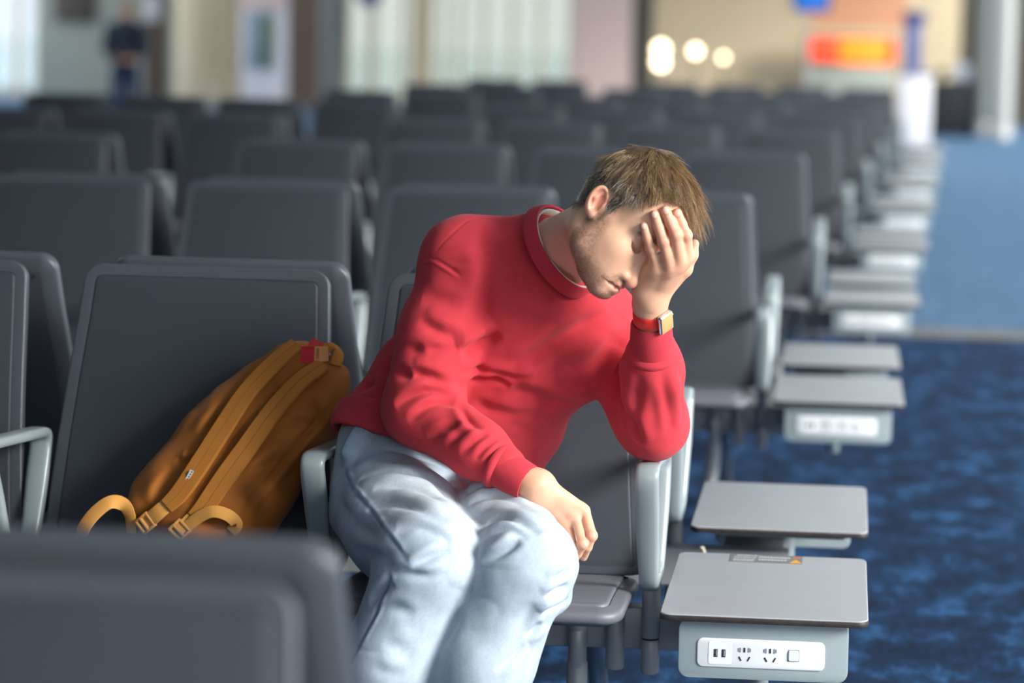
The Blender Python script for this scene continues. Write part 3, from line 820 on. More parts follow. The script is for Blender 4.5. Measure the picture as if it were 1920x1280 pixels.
def sweat_sdf(P):
    d = torso_sdf(P); d = smin(d, s_sphere(P, SH_R, .074), .05)
    d = smin(d, armR_sdf(P), .016); d = smin(d, armL_sdf(P), .022)
    return d

# ---- jeans
def seat_top(P): return .3975+.101*(4.840-P[:, 1])      # upper face of the seat pads in this row
def leg_sdf(P, hip, kn, an, r):
    d = s_chain(P, [hip, hip*.5+kn*.5+np.array([0, 0, .004]), kn], [r[0], r[1], r[2]], .03)
    m_ = kn*.62+an*.38; return smin(d, s_chain(P, [kn, m_, an], [r[2], r[3], r[4]], .03), .03)
def jeans_sdf(P):
    d = s_ell(P, J(800, 915, 4.67), (.195, .135, .125), TA)
    d = smin(d, s_ell(P, J(800, 880, 4.69), (.186, .118, .11), TA), .05)
    d = smin(d, leg_sdf(P, HIP_R, KN_R, AN_R, (.108, .105, .094, .086, .082)), .03)
    d = smin(d, leg_sdf(P, HIP_L, KN_L, AN_L, (.100, .098, .088, .084, .082)), .014)
    d = smin(d, s_cone(P, J(653, 850, 4.545), J(682, 806, 4.585), .013, .012), .02)
    # cloth bunched behind the left knee
    d = smin(d, s_ell(P, J(1042, 1118, 4.32), (.032, .04, .03)), .03)
    d = smin(d, s_ell(P, J(1052, 1085, 4.31), (.022, .03, .025)), .02)
    # flat seat, waist cut
    d = smin(d, s_cone(P, (-.862, 4.69, .497), (-.705, 4.69, .497), .100, .100), .03)      # seat of the trousers, on the pad
    d = smin(d, s_cone(P, (-.855, 4.66, .480), (-.800, 4.46, .505), .080, .075), .03); d = smin(d, s_cone(P, (-.705, 4.66, .480), (-.645, 4.46, .505), .080, .075), .03)
    d = smax(d, np.minimum(seat_top(P)-.003-P[:, 2], P[:, 1]-4.42), .008)
    d = smax(d, np.minimum(-.9690-P[:, 0], P[:, 1]-4.42), .008)   # hip against the armrest's inner face
    d = smax(d, (P-J(812, 832, 4.69)) @ HEM_N-.0, .01) if False else d
    return d
def lin(*c): return np.array(srgb(*c)[:3])
def bounds(pts, pad): pts = np.array(pts); return pts.min(0)-pad, pts.max(0)+pad
# ---- body (skin): one mesh
def skin_tone(V):
    L = w2h(V); S = L.copy(); S[:, 0] = np.abs(S[:, 0])
    base = lin(232, 182, 152); c = np.tile(base, (len(V), 1))
    def mix(col, w): 
        nonlocal c
        w = np.clip(w, 0, 1)[:, None]; c = c*(1-w)+np.asarray(col)*w
    g = lambda p, r: np.exp(-(np.linalg.norm((S-np.array(p)), axis=1)/r)**2)
    mix(lin(220, 150, 128), .3*g((.045, -.03, .083), .028)); mix(lin(220, 144, 124), .75*g((0, -.053, .124), .018))
    mix(lin(216, 138, 118), .8*g((.085, .02, -.006), .030)); mix(lin(176, 116, 112), .4*g((.033, .006, .095), .014))
    jaw = s_chain(S, np.array([(.066, -.005, .018), (.058, -.060, .026), (.036, -.088, .062), (.0, -.102, .092)]), [.018, .024, .024, .018])
    lipz = s_chain(S, np.array([(0, -.064, .108), (.02, -.065, .100), (.036, -.078, .082)]), [.005, .006, .010])
    b = np.clip(1-np.minimum(jaw, lipz)/.012, 0, 1)*(L[:, 2] > -.005)
    mix(lin(160, 118, 98), .8*b*(.8+.35*vnoise(L, 320, 77)))
    lp = np.minimum(s_chain(S, LIP_U, [.0044, .0040, .0030, .0010]), s_chain(S, LIP_L, [.0050, .0048, .0034, .0010]))
    mix(lin(200, 116, 110), np.clip(1-lp/.0025, 0, 1)*.9)
    mix(lin(120, 60, 55), np.clip(1-(s_chain(S, LIP_S-np.array([0, 0, .002]), [.0006]*4))/.0018, 0, 1)*.6)
    mix(lin(110, 70, 62), np.clip(1-s_chain(S, LID, [.0003]*6)/.0011, 0, 1)*.6)
    return c
def nail_and_knuckle(V, c, fingers, rr, view):
    for f_, r in zip(fingers, rr):
        for q, col, rad, w in ((f_[1], lin(216, 142, 122), r*1.25, .55), (f_[2], lin(218, 150, 130), r*1.0, .35), (f_[0], lin(222, 152, 130), r*1.4, .5)):
            k = np.exp(-(np.linalg.norm(V-q, axis=1)/rad)**2)[:, None]*w; c[:] = c*(1-k)+col*k
        t = vnorm(f_[3]-f_[2]); nl = f_[3]+t*r*.05+view*r*.85
        q = V-nl; a = q @ t; s_ = np.linalg.norm(q-np.outer(a, t), axis=1)
        e_ = np.sqrt((a/(r*.80))**2+(s_/(r*.68))**2); k = np.clip((1-e_)*6, 0, 1)[:, None]*.55; rim = np.exp(-((e_-1.05)/.16)**2)[:, None]*.55; c[:] = c*(1-k)+lin(240, 196, 184)*k; c[:] = c*(1-rim)+lin(190, 112, 98)*rim
    return c
pieces = []
lo, hi = bounds([h2w((s*.1, u, f_)) for s in (-1, 1) for u in (-.13, .15) for f_ in (-.1, .14)]+[NB0, J(985, 455, 4.62)], .045)
V, Q = surface_nets(headneck, lo, hi, .0021); HEADV, HEADQ = V, Q
pieces.append((V, Q, skin_tone(V)))
for sdf, ff, rr, th, ex in ((hand_l, L_F, LR, L_T, [LW, LF]), (hand_r, R_F, [.0080, .0088, .0092, .0092], R_T, [RW, RF])):
    lo, hi = bounds(np.concatenate([np.concatenate(ff), th, ex]), .032)
    V, Q = surface_nets(sdf, lo, hi, .0016)
    c = np.tile(lin(220, 168, 140), (len(V), 1)); c *= (1+.05*vnoise(V, 70, 3))[:, None]
    c = nail_and_knuckle(V, c, ff, rr, -fw)
    pieces.append((V, Q, c))
def core(P):
    d = s_ell(P, CHEST, (.13, .07, .13), TA); d = smin(d, s_ell(P, ABD, (.13, .07, .12), TA), .06); d = smin(d, s_ell(P, PELV, (.13, .07, .08), TA), .06)
    for a, b, c_ in ((SH_R, EL_R, RF), (SH_L, EL_L, LF)): d = smin(d, s_chain(P, [a, b, c_], [.05, .042, .028], .03), .04)
    for a, b, c_ in ((HIP_R, KN_R, AN_R), (HIP_L, KN_L, AN_L)): d = smin(d, s_chain(P, [a, b, c_], [.055, .05, .04], .03), .03)
    d = smin(d, s_cone(P, CHEST, NB0, .06, .045), .04)
    return d
lo, hi = bounds([SH_R, EL_R, WR_R, SH_L, EL_L, WR_L, HIP_R, HIP_L, KN_R, KN_L, AN_R, AN_L, NB0], .14)
V, Q = surface_nets(core, lo, hi, .012); pieces.append((V, Q, np.tile(lin(226, 176, 150), (len(V), 1))))
n = 0; Vs, Qs, Cs = [], [], []
for V, Q, c in pieces: Vs.append(V); Qs.append(Q+n); Cs.append(c); n += len(V)
PERSON = np_mesh('person', np.concatenate(Vs), np.concatenate(Qs), [MAT['skin']], None, np.concatenate(Cs))
tag(PERSON, 'person in red sweatshirt and pale jeans asleep with head propped on one hand', 'person')

# ---- sweatshirt
def fold(pl, w, h, off=0.0):
    """a crease with a raised lip beside it (off = pixel distance of the lip to the left of the line's direction)"""
    h = h*FK; out = [(pl, w, -h)]
    if off:
        P_ = np.array(pl, float); T_ = np.gradient(P_, axis=0); T_ /= np.linalg.norm(T_, axis=1)[:, None]; N_ = np.stack([T_[:, 1], -T_[:, 0]], 1)
        out.append(([tuple(q) for q in P_+N_*off], w*1.7, h*.6))
    return out
FK = 1.75
SW_FOLDS = []
for a in (
    ([(864, 664), (885, 655), (909, 641), (937, 624)], .013, .013, 20), ([(1178, 560), (1130, 592), (1088, 614), (1040, 640), (1006, 662), (966, 682), (915, 693)], .020, .014, -28),
    ([(858, 700), (900, 690), (940, 700), (966, 706), (1000, 700)], .008, .007, 12), ([(860, 728), (895, 712), (930, 712), (957, 722)], .008, .009, 13),
    ([(957, 722), (1000, 738), (1047, 754), (1100, 762), (1135, 750)], .018, .009, 22), ([(870, 752), (905, 762), (950, 775), (1000, 790)], .014, .006, 16),
    ([(1125, 770), (1085, 782), (1030, 784), (970, 770)], .012, .0035, 10), ([(1112, 800), (1075, 810), (1010, 806), (940, 790)], .011, .0030, -9), ([(1098, 828), (1060, 836), (1000, 830)], .012, .0035, 10), ([(1080, 858), (1045, 864), (990, 850)], .011, .003, 8),
    ([(900, 640), (960, 640), (1010, 600), (1040, 560)], .035, .008, -40), ([(1000, 720), (1060, 700), (1110, 670), (1150, 620)], .035, .009, -45),
    ([(897, 433), (915, 480), (917, 510), (906, 560), (901, 607)], .018, .012, -24), ([(935, 450), (950, 500), (945, 560)], .022, .005, -24),
    ([(1180, 600), (1150, 650), (1120, 690), (1095, 715)], .022, .009, -28), ([(1176, 655), (1160, 690), (1140, 715)], .010, .007, -13),
    # right sleeve
    ([(745, 570), (785, 600), (825, 622), (868, 632)], .013, .007, 18), ([(735, 640), (780, 655), (820, 655), (866, 645)], .011, .005, 15), ([(728, 690), (760, 702), (790, 702), (820, 712), (848, 724)], .011, .009, 16),
    ([(740, 760), (770, 742), (803, 733), (835, 738), (856, 748)], .010, .009, 14), ([(765, 790), (800, 760), (835, 752), (866, 762)], .009, .007, 12), ([(862, 752), (872, 775), (884, 792), (905, 805)], .008, .010, -11),
    ([(800, 820), (840, 800), (876, 790)], .010, .005, 12), ([(835, 838), (862, 812), (890, 800)], .008, .005, 10), ([(862, 852), (890, 826), (915, 812)], .007, .005, 9), ([(888, 862), (912, 836), (934, 822)], .006, .005, 8), ([(905, 868), (926, 845), (945, 830)], .005, .004, 7),
    ([(790, 560), (830, 560), (865, 575)], .014, .004, 18),
    # left sleeve
    ([(1240, 690), (1246, 730), (1256, 775), (1262, 820)], .013, .005, 14), ([(1270, 690), (1280, 740), (1278, 800)], .010, .003, -11), ([(1200, 700), (1195, 740), (1190, 780), (1196, 830)], .012, .006, -14), ([(1172, 740), (1184, 790), (1205, 838)], .010, .005, 12), ([(1220, 720), (1226, 770), (1232, 830)], .014, .003, 12),
    ([(1160, 715), (1168, 760), (1182, 800)], .010, .005, 10),
    # lower back beside the sleeve
    ([(650, 742), (675, 728), (705, 715)], .010, .006, 12), ([(655, 760), (690, 752), (712, 748)], .008, .005, 10)): SW_FOLDS += fold(*a)
SEAM = [([(770, 500), (790, 487), (811, 484), (840, 500), (862, 515), (880, 532), (890, 555), (893, 580)], .0030, -.0030), ([(770, 506), (790, 494), (810, 491), (837, 506), (858, 521), (875, 537), (884, 558)], .0030, .0020),
        ([(811, 482), (825, 462), (844, 441), (862, 424), (880, 412), (905, 408), (940, 414), (985, 420)], .0026, -.0022), ([(637, 772), (655, 767), (680, 766), (712, 773)], .003, -.003)]
SW_FOLDS += SEAM
lo, hi = bounds([SH_R, EL_R, WR_R, SH_L, EL_L, WR_L, PELV, NECKB, ABD], .17)
V, Q = surface_nets(sweat_sdf, lo, hi, .0032)
Nn = vert_normals(V, Q); V = V+Nn*(.0035*vnoise(V, 13, 1)+.0018*vnoise(V, 27, 2)-.0011*(1-np.abs(vnoise(V*np.array([.8, 1, 1.5]), 11, 61)))**5)[:, None]; V = apply_folds(V, Nn, sweat_sdf, [x for x in SW_FOLDS if x not in SEAM]); V = relax(V, Q, 2, .5); V = apply_folds(V, vert_normals(V, Q), sweat_sdf, SEAM)
SWEAT = np_mesh('sweatshirt', V, Q, [MAT['sweat_red']], PERSON)
def ring_band(name, C, A1, A2, Nv, r1, r2, prof, mat, parent, n=72, wob=0.0):
    """closed band: prof = (radial offset, height) loop swept round an ellipse"""
    V = []; m_ = len(prof)
    for i in range(n):
        t = 2*math.pi*i/n; e = A1*math.cos(t)*1.0; ra = (r1*math.cos(t), r2*math.sin(t)); p = C+A1*ra[0]+A2*ra[1]
        nr = vnorm(A1*math.cos(t)/r1+A2*math.sin(t)/r2)
        for (o_, h_) in prof: V.append(p+nr*(o_+wob*math.sin(3*t))+Nv*h_)
    Fc = [(i*m_+q, i*m_+(q+1) % m_, ((i+1) % n)*m_+(q+1) % m_, ((i+1) % n)*m_+q) for i in range(n) for q in range(m_)]
    b = MB(); b.add(V, Fc); return b.build(name, mat, parent, 60)
# hem band: ribbed shell round the waist
hemb = lambda P: smax(np.abs(torso_raw(P)-.001)-.0045, np.abs((P-HEM_C) @ HEM_N-.026)-.030, .004)
lo, hi = bounds([PELV, HEM_C], .24); V, Q = surface_nets(hemb, lo, hi, .0042); np_mesh('hem_band', V, Q, [MAT['rib_red']], SWEAT)
ring_band('collar', COL_C, COL_A1, COL_A2, COL_N, .094, .084, [(.006, -.016), (.007, -.013), (.0065, -.008), (.0035, 0), (.0005, .008), (-.003, .012), (-.006, .011), (-.007, .006), (-.003, -.006), (.001, -.016)], MAT['rib_red'], SWEAT)
ring_band('undershirt_collar', COL_C-COL_N*.001, COL_A1, COL_A2, COL_N, .0845, .0745, [(.003, -.010), (.002, .006), (-.001, .0105), (-.003, .008), (-.001, -.012)], MAT['tee_white'], PERSON)
def cuff(name, a, b, ra, rb, parent):
    L = np.linalg.norm(b-a)
    prof = [(ra*.80, -.012), (ra*1.14, -.010), (ra*1.20, -.005), (ra*1.17, .000), (ra*1.05, .0035), (ra*1.0, .005), (ra*1.01, .008), (ra*.5+rb*.5+.001, L*.5), (rb, L-.003), (rb-.001, L), (rb-.0035, L), (rb-.004, L-.004), (rb-.004, L*.3)]
    return MB().lathe(prof, a, vnorm(b-a), 64).build(name, MAT['rib_red'], parent, 50)
cuff('cuff', J(938, 876, 4.385), J(990, 905, 4.365), .0365, .0345, SWEAT)
cuff('cuff', J(1222, 664, 4.478), J(1221, 605, 4.452), .0405, .0385, SWEAT)

# ---- jeans
FK = 1.5
JN_FOLDS = []
SIDE = [(641, 857), (648, 885), (657, 910), (675, 933), (694, 955), (716, 985), (739, 1016), (755, 1037), (771, 1057)]
SHIN = [(735, 1080), (720, 1110), (702, 1158), (680, 1200), (660, 1240)]
for a in (
    ([(771, 1060), (790, 1052), (812, 1042), (842, 1026)], .009, .009, 13), ([(735, 1076), (765, 1074), (800, 1078), (838, 1072)], .010, .007, 13),
    ([(672, 895), (694, 884), (730, 876), (763, 880), (820, 905), (850, 945)], .016, .007, 20), ([(690, 955), (735, 942), (787, 952), (836, 985)], .014, .007, 18), ([(742, 992), (780, 986), (820, 1000), (848, 1020)], .012, .006, 15),
    ([(700, 915), (750, 910), (800, 925), (845, 965)], .012, .005, 14), ([(650, 985), (690, 995), (720, 1015)], .014, .006, 16), ([(630, 930), (650, 960), (690, 990)], .014, .005, 16), ([(660, 1030), (700, 1040), (735, 1045)], .012, .006, 14),
    ([(880, 945), (915, 930), (950, 932), (990, 950)], .010, .006, 12), ([(885, 985), (926, 972), (983, 982), (1015, 1000)], .010, .008, 14), ([(905, 1010), (950, 992), (991, 1008)], .008, .006, 11), ([(903, 1052), (934, 1038), (960, 1022), (975, 1010)], .009, .010, 14),
    ([(1016, 1156), (1035, 1140), (1068, 1126)], .007, .010, 12), ([(1020, 1120), (1045, 1105), (1066, 1098)], .007, .008, 11), ([(1030, 1090), (1050, 1078), (1066, 1068)], .007, .006, 9), ([(1014, 1165), (1004, 1180), (985, 1196)], .008, .007, 10), ([(1000, 1130), (990, 1160), (970, 1190)], .012, .004, 12), ([(985, 1210), (960, 1235), (930, 1258)], .009, .005, 10),
    ([(694, 1126), (715, 1108), (738, 1092)], .010, .008, 12), ([(700, 1150), (740, 1140), (780, 1150)], .014, .005, 14), ([(860, 1120), (850, 1170), (820, 1220)], .014, .004, 14), ([(720, 1200), (745, 1215), (780, 1220)], .016, .004, 16), ([(700, 1250), (730, 1262), (760, 1255)], .014, .004, 14),
    ([(690, 805), (740, 815), (800, 838), (850, 862)], .010, .005, 11), ([(714, 846), (780, 856), (844, 876), (872, 900), (878, 922)], .010, .007, 12), ([(873, 926), (890, 918), (909, 912), (930, 918)], .006, .006, 8)): JN_FOLDS += fold(*a)
for sm in (SIDE, SHIN): JN_FOLDS += [(sm, .0030, -.0026), ([(x+6, y-4) for x, y in sm], .0035, .0026)]
JN_FOLDS += [([(641, 853), (652, 828), (668, 803), (688, 796)], .005, .0055), ([(650, 856), (661, 832), (675, 812)], .004, -.004), ([(625, 850), (640, 858), (655, 862)], .004, -.003), ([(612, 930), (618, 960), (620, 1000)], .003, -.002)]
lo, hi = bounds([HIP_R, HIP_L, KN_R, KN_L, AN_R, AN_L, J(800, 850, 4.69)], .17)
V, Q = surface_nets(jeans_sdf, lo, hi, .0036)
Nn = vert_normals(V, Q); V0 = V; V = V+Nn*(.0035*vnoise(V, 11, 4)+.0016*vnoise(V, 26, 5)-.0012*(1-np.abs(vnoise(V*np.array([.8, .8, 1.6]), 12, 63)))**5)[:, None]; V = relax(apply_folds(V, Nn, jeans_sdf, JN_FOLDS), Q, 1, .5)
jc = np.tile(lin(158, 172, 188), (len(V), 1))
def jmix(col, w): 
    global jc
    w = np.clip(w, 0, 1)[:, None]; jc = jc*(1-w)+np.asarray(col)*w
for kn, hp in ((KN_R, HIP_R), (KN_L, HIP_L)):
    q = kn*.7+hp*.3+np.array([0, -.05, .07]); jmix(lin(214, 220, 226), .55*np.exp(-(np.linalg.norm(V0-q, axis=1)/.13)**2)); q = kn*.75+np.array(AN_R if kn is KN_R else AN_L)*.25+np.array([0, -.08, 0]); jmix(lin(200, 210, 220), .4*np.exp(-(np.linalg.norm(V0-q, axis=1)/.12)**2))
for sm in (SIDE, SHIN, [(641, 853), (652, 828), (668, 803), (688, 796)], [(612, 930), (618, 960), (620, 1000)]):
    pts = [raymarch(jeans_sdf, x, y) for x, y in sm]; pts = [p for p in pts if p is not None]
    if len(pts) > 1:
        d_, t_ = poly_dist(V0, [np.array(p) for p in smooth_path(pts, 4)]); jmix(lin(104, 126, 152), .8*np.exp(-(d_/.0032)**2)); jmix(lin(140, 160, 184), .5*np.exp(-(d_/.011)**2)*(.6+.4*np.sin(t_*130)))
jc *= (1+.06*vnoise(V0, 60, 8)+.05*vnoise(V0*np.array([1, 1, .35]), 150, 9))[:, None]
JEANS = np_mesh('jeans', V, Q, [MAT['denim']], PERSON, jc)
for an, kn in ((AN_R, KN_R), (AN_L, KN_L)):
    a0 = np.array([an[0], an[1]+.02, 0])
    sh = lambda P: smax(smin(s_cone(P, a0+np.array([0, .02, .05]), a0+np.array([0, -.17, .035]), .045, .036), s_cone(P, a0+np.array([0, .02, .05]), an, .045, .05), .03), -P[:, 2], .01)
    V, Q = surface_nets(sh, a0-np.array([.09, .26, .03]), a0+np.array([.09, .12, .2]), .008)
    np_mesh('shoe', V, Q, [MAT['shoe']], PERSON)

# ---- hair: strands combed over the scalp by flow and gravity
GRAV = HA @ np.array([0, 0, -1.0])                    # gravity in the head frame
WHORL = np.array([.004, .140, -.036])
hx = np.array([-.12, -.06, -.040, -.026, -.018, -.004, .010, .013, .028, .034, .050, .066, .085, .12])
hz = np.array([-.030, -.028, -.022, .000, .036, .048, .046, .014, .012, .048, .070, .098, .110, .112])
def hairline(L): return np.interp(L[:, 2], hx, hz)
LH = w2h(HEADV); HN = vert_normals(HEADV, HEADQ) @ HA.T
def scalp_mask(L): return (L[:, 1] > hairline(L)) & (np.abs(L[:, 0]) < .0775+.2*np.maximum(0, L[:, 1]-.05))
def head_local(Lp): return headneck(HO+Lp @ HA)
def grad_local(Lp, e=.0015):
    g = np.stack([head_local(Lp+np.eye(3)[i]*e)-head_local(Lp-np.eye(3)[i]*e) for i in range(3)], 1); return g/np.maximum(np.linalg.norm(g, axis=1), 1e-9)[:, None]
def grow(root, nrm, length, lift, grav, jit, seg=9, stand=.0015, seed=1, flow=None):
    r = np.random.default_rng(seed); n = len(root)
    away = root-WHORL; away -= nrm*(away*nrm).sum(1)[:, None]; away /= np.maximum(np.linalg.norm(away, axis=1), 1e-6)[:, None]
    # slight whorl spin, fringe combed forward and to his left
    spin = np.cross(nrm, away); d = away+.25*spin+r.normal(0, jit, (n, 3))
    if flow is not None: d = d+flow
    d = d-nrm*(d*nrm).sum(1)[:, None]; d /= np.linalg.norm(d, axis=1)[:, None]
    d = d+nrm*lift[:, None]; d /= np.linalg.norm(d, axis=1)[:, None]
    P = [root]; p = root.copy(); st = length/seg
    for k in range(seg):
        d = d+GRAV*grav[:, None]+r.normal(0, jit*.25, (n, 3)); d /= np.linalg.norm(d, axis=1)[:, None]
        p = p+d*st[:, None]
        q = head_local(p); ins = q < stand
        if ins.any():
            g = grad_local(p[ins]); p[ins] += g*(stand-q[ins])[:, None]
            di = d[ins]; di -= g*np.minimum((di*g).sum(1), 0)[:, None]; d[ins] = di/np.maximum(np.linalg.norm(di, axis=1), 1e-6)[:, None]
        P.append(p.copy())
    return np.stack(P, 1)                              # n, seg+1, 3 (head frame)
def strands_mesh(name, P, rad, col, mat, parent, tip=.25):
    """P: n,k,3 world ; triangular tubes"""
    n, k, _ = P.shape; T = np.gradient(P, axis=1); T /= np.maximum(np.linalg.norm(T, axis=2), 1e-9)[..., None]
    ref = np.tile(-fw, (n, k, 1)); A = np.cross(T, ref); A /= np.maximum(np.linalg.norm(A, axis=2), 1e-9)[..., None]; B = np.cross(T, A)
    w = rad[:, None]*np.linspace(1, tip, k)[None]; Vs = []
    for a in (0, 2.094, 4.189): Vs.append(P+(A*math.cos(a)+B*math.sin(a))*w[..., None])
    V = np.stack(Vs, 2).reshape(-1, 3); base = (np.arange(n)[:, None]*k+np.arange(k-1)[None]).reshape(-1)*3
    Q = np.concatenate([np.stack([base+i, base+(i+1) % 3, base+3+(i+1) % 3, base+3+i], 1) for i in range(3)])
    C = np.repeat(col, k*3, axis=0)
    return np_mesh(name, V, Q, [mat], parent, C)
def sample_surface(mask_fn, n, seed):
    r = np.random.default_rng(seed); cen = LH[HEADQ].mean(1); m_ = np.where(mask_fn(cen))[0]
    k = r.choice(m_, n); w = r.dirichlet([1]*4, n); p = (LH[HEADQ[k]]*w[..., None]).sum(1); nn = (HN[HEADQ[k]]*w[..., None]).sum(1); nn /= np.linalg.norm(nn, axis=1)[:, None]
    return p, nn
def hair_style(root):
    top = np.clip((root[:, 1]-.060)/.055, 0, 1); front = np.clip((root[:, 2]-.01)/.07, 0, 1); side = 1-top
    length = .017+.032*top+.015*top*front
    nape = np.clip((.03-root[:, 1])/.05, 0, 1); length = length*(1-.45*nape)
    lift = .22+.34*top*front+.16*top-.14*nape; grav = .03+.06*top+.11*top*front
    return length, lift, grav, top, front
r_ = np.random.default_rng(11)
g_root, g_n = sample_surface(scalp_mask, 900, 21); L_, lf, gv, top, front = hair_style(g_root)
flow = np.zeros_like(g_root); flow[:, 2] = .9*front*top; flow[:, 0] = -.15*front*top
G = grow(g_root, g_n, L_*r_.uniform(.8, 1.2, len(L_)), lf*r_.uniform(.6, 1.4, len(lf)), gv*r_.uniform(.6, 1.4, len(gv)), .16, seed=3, flow=flow)
c_root, c_n = sample_surface(scalp_mask, 11000, 22); cl, clf, cgv, ctop, cfront = hair_style(c_root)
# nearest guides
idx = np.empty(len(c_root), int)
for i in range(0, len(c_root), 1000):
    dd = ((c_root[i:i+1000, None]-g_root[None])**2).sum(2); near = np.argsort(dd, axis=1)[:, :3]; idx[i:i+1000] = near[np.arange(len(near)), r_.integers(0, 3, len(near))]
tt = np.linspace(0, 1, G.shape[1]); off = c_root-g_root[idx]
lenk = r_.uniform(.75, 1.12, len(c_root))
Gs = G[idx]; Gd = Gs-Gs[:, :1]
curl = r_.normal(0, .0035, (len(c_root), 3))
P = Gs[:, :1]+Gd*lenk[:, None, None]+off[:, None]*(1-.55*tt[None, :, None]**1.2)+curl[:, None]*(tt[None, :, None]**1.5)
flat = P.reshape(-1, 3); q = head_local(flat); ins = q < .001; flat[ins] += grad_local(flat[ins])*(.001-q[ins])[:, None]; P = flat.reshape(P.shape)
Pw_ = HO+P.reshape(-1, 3) @ HA; hq = np.min([hand_l(Pw_+fw*s_) for s_ in (0, .007, .014, .022, .03)], 0).reshape(P.shape[:2]); cut = np.where((hq < .005).any(1), (hq < .005).argmax(1), P.shape[1]-1)
for k_ in range(1, P.shape[1]):
    m_ = (k_ >= cut) & (cut < P.shape[1]-1); P[m_, k_] = P[m_, np.maximum(cut[m_]-1, 0)]+(P[m_, k_]-P[m_, k_-1])*.02
grey = np.clip(1.15-ctop*1.6, 0, 1)*np.clip((.10-c_root[:, 2])/.06, 0, 1)
dark, blond, lt, gr = lin(84, 66, 50), lin(160, 128, 92), lin(220, 186, 140), lin(140, 132, 122)
u = np.clip(r_.beta(1.8, 2.0, len(c_root))+.12*ctop+.30*ctop*cfront, 0, 1)[:, None]
col = dark*(1-u)+blond*u; k2 = (r_.uniform(0, 1, len(c_root)) < .14+.12*ctop)[:, None]; col = np.where(k2, lt*.8+col*.2, col)
gk = (grey*r_.uniform(.1, .9, len(c_root)))[:, None]; col = col*(1-gk)+gr*gk; k3 = ((r_.uniform(0, 1, len(c_root)) < .25*grey))[:, None]; col = np.where(k3, lin(190, 184, 174), col)
strands_mesh('hair', HO+P @ HA, np.full(len(P), .00042), col, MAT['hair'], PERSON)
# scalp cap so no skin shows between the strands
capf = scalp_mask(LH[HEADQ].mean(1)); used_v = np.unique(HEADQ[capf]); mp = -np.ones(len(HEADV), int); mp[used_v] = np.arange(len(used_v))
edge = np.clip((LH[used_v][:, 1]-hairline(LH[used_v]))/.018, 0, 1)
capV = HEADV[used_v]+(HN[used_v] @ HA)*(.0006+.0045*edge)[:, None]
tc = np.clip((LH[used_v][:, 1]-.06)/.055, 0, 1)[:, None]; nz_ = (.8+.5*vnoise(LH[used_v], 240, 9))[:, None]
np_mesh('hair_undercoat', capV, mp[HEADQ[capf]], [MAT['hair']], PERSON, (lin(108, 94, 80)*(1-tc)+lin(96, 72, 48)*tc)*nz_)
# stubble on jaw, chin and upper lip
def beard_mask(L):
    S = L.copy(); S[:, 0] = np.abs(S[:, 0])
    jaw = s_chain(S, np.array([(.066, -.002, .018), (.058, -.060, .026), (.036, -.088, .062), (.0, -.102, .092)]), [.014, .022, .022, .016])
    lipz = s_chain(S, np.array([(0, -.063, .110), (.02, -.064, .102), (.036, -.078, .082)]), [.004, .005, .008])
    lp = np.minimum(s_chain(S, LIP_U, [.0046, .0044, .0032, .0012]), s_chain(S, LIP_L, [.0054, .0050, .0036, .0012]))
    return (np.minimum(jaw, lipz) < .004) & (lp > .001) & (L[:, 2] > 0)
b_root, b_n = sample_surface(beard_mask, 9000, 31)
bd = b_n*.7+np.array([0, -.7, .15])+r_.normal(0, .3, b_n.shape); bd /= np.linalg.norm(bd, axis=1)[:, None]
bl = r_.uniform(.0009, .0024, len(b_root)); P = np.stack([b_root-b_n*.0003, b_root+bd*(bl*.5)[:, None], b_root+bd*bl[:, None]], 1)
u = r_.uniform(0, 1, (len(b_root), 1)); col = np.where(u < .28, lin(200, 176, 150), np.where(u < .65, lin(132, 94, 70), lin(96, 68, 50)))
strands_mesh('stubble', HO+P @ HA, np.full(len(P), .00012), col, MAT['hair'], PERSON, .5)
# brows and lashes
bp = np.array([(.016, .031, .1075), (.028, .0355, .1035), (.040, .0345, .0945), (.050, .0295, .0825)])
br = []; 
for s in (1, -1):
    t = r_.uniform(0, 3, 230); i = np.minimum(t.astype(int), 2); f_ = (t-i)[:, None]; p = bp[i]*(1-f_)+bp[i+1]*f_; d = bp[i+1]-bp[i]; d /= np.linalg.norm(d, axis=1)[:, None]
    p = p+r_.normal(0, 1, p.shape)*np.array([.001, .0022, .0005]); d = d+np.array([0, .25, .1])+r_.normal(0, .2, d.shape); d /= np.linalg.norm(d, axis=1)[:, None]
    p = p*np.array([s, 1, 1]); d = d*np.array([s, 1, 1]); q = head_local(p); p = p-grad_local(p)*(q-.0004)[:, None]; g = grad_local(p); L1 = r_.uniform(.005, .009, len(p))[:, None]
    e = p+d*L1+g*.001; e = e-grad_local(e)*(head_local(e)-.0012)[:, None]
    br.append(np.stack([p, (p+e)/2+g*.0006, e], 1))
for P in br: strands_mesh('eyebrow', HO+P @ HA, np.full(len(P), .00022), np.tile(lin(120, 88, 62), (len(P), 1)), MAT['hair'], PERSON, .4)
la = []
for s in (1, -1):
    t = r_.uniform(0, 5, 60); i = np.minimum(t.astype(int), 4); f_ = (t-i)[:, None]; p = LID[i]*(1-f_)+LID[i+1]*f_; p = p*np.array([s, 1, 1]); d = np.array([0, -.8, .55])+r_.normal(0, .12, p.shape); d[:, 0] += s*.5*(1-t/2)
    d /= np.linalg.norm(d, axis=1)[:, None]; L1 = r_.uniform(.003, .005, len(p))[:, None]; la.append(np.stack([p, p+d*L1*.5, p+d*L1+np.array([0, .0008, .0006])], 1))
for P in la: strands_mesh('eyelash', HO+P @ HA, np.full(len(P), .00010), np.tile(lin(84, 60, 46), (len(P), 1)), MAT['hair'], PERSON, .3)

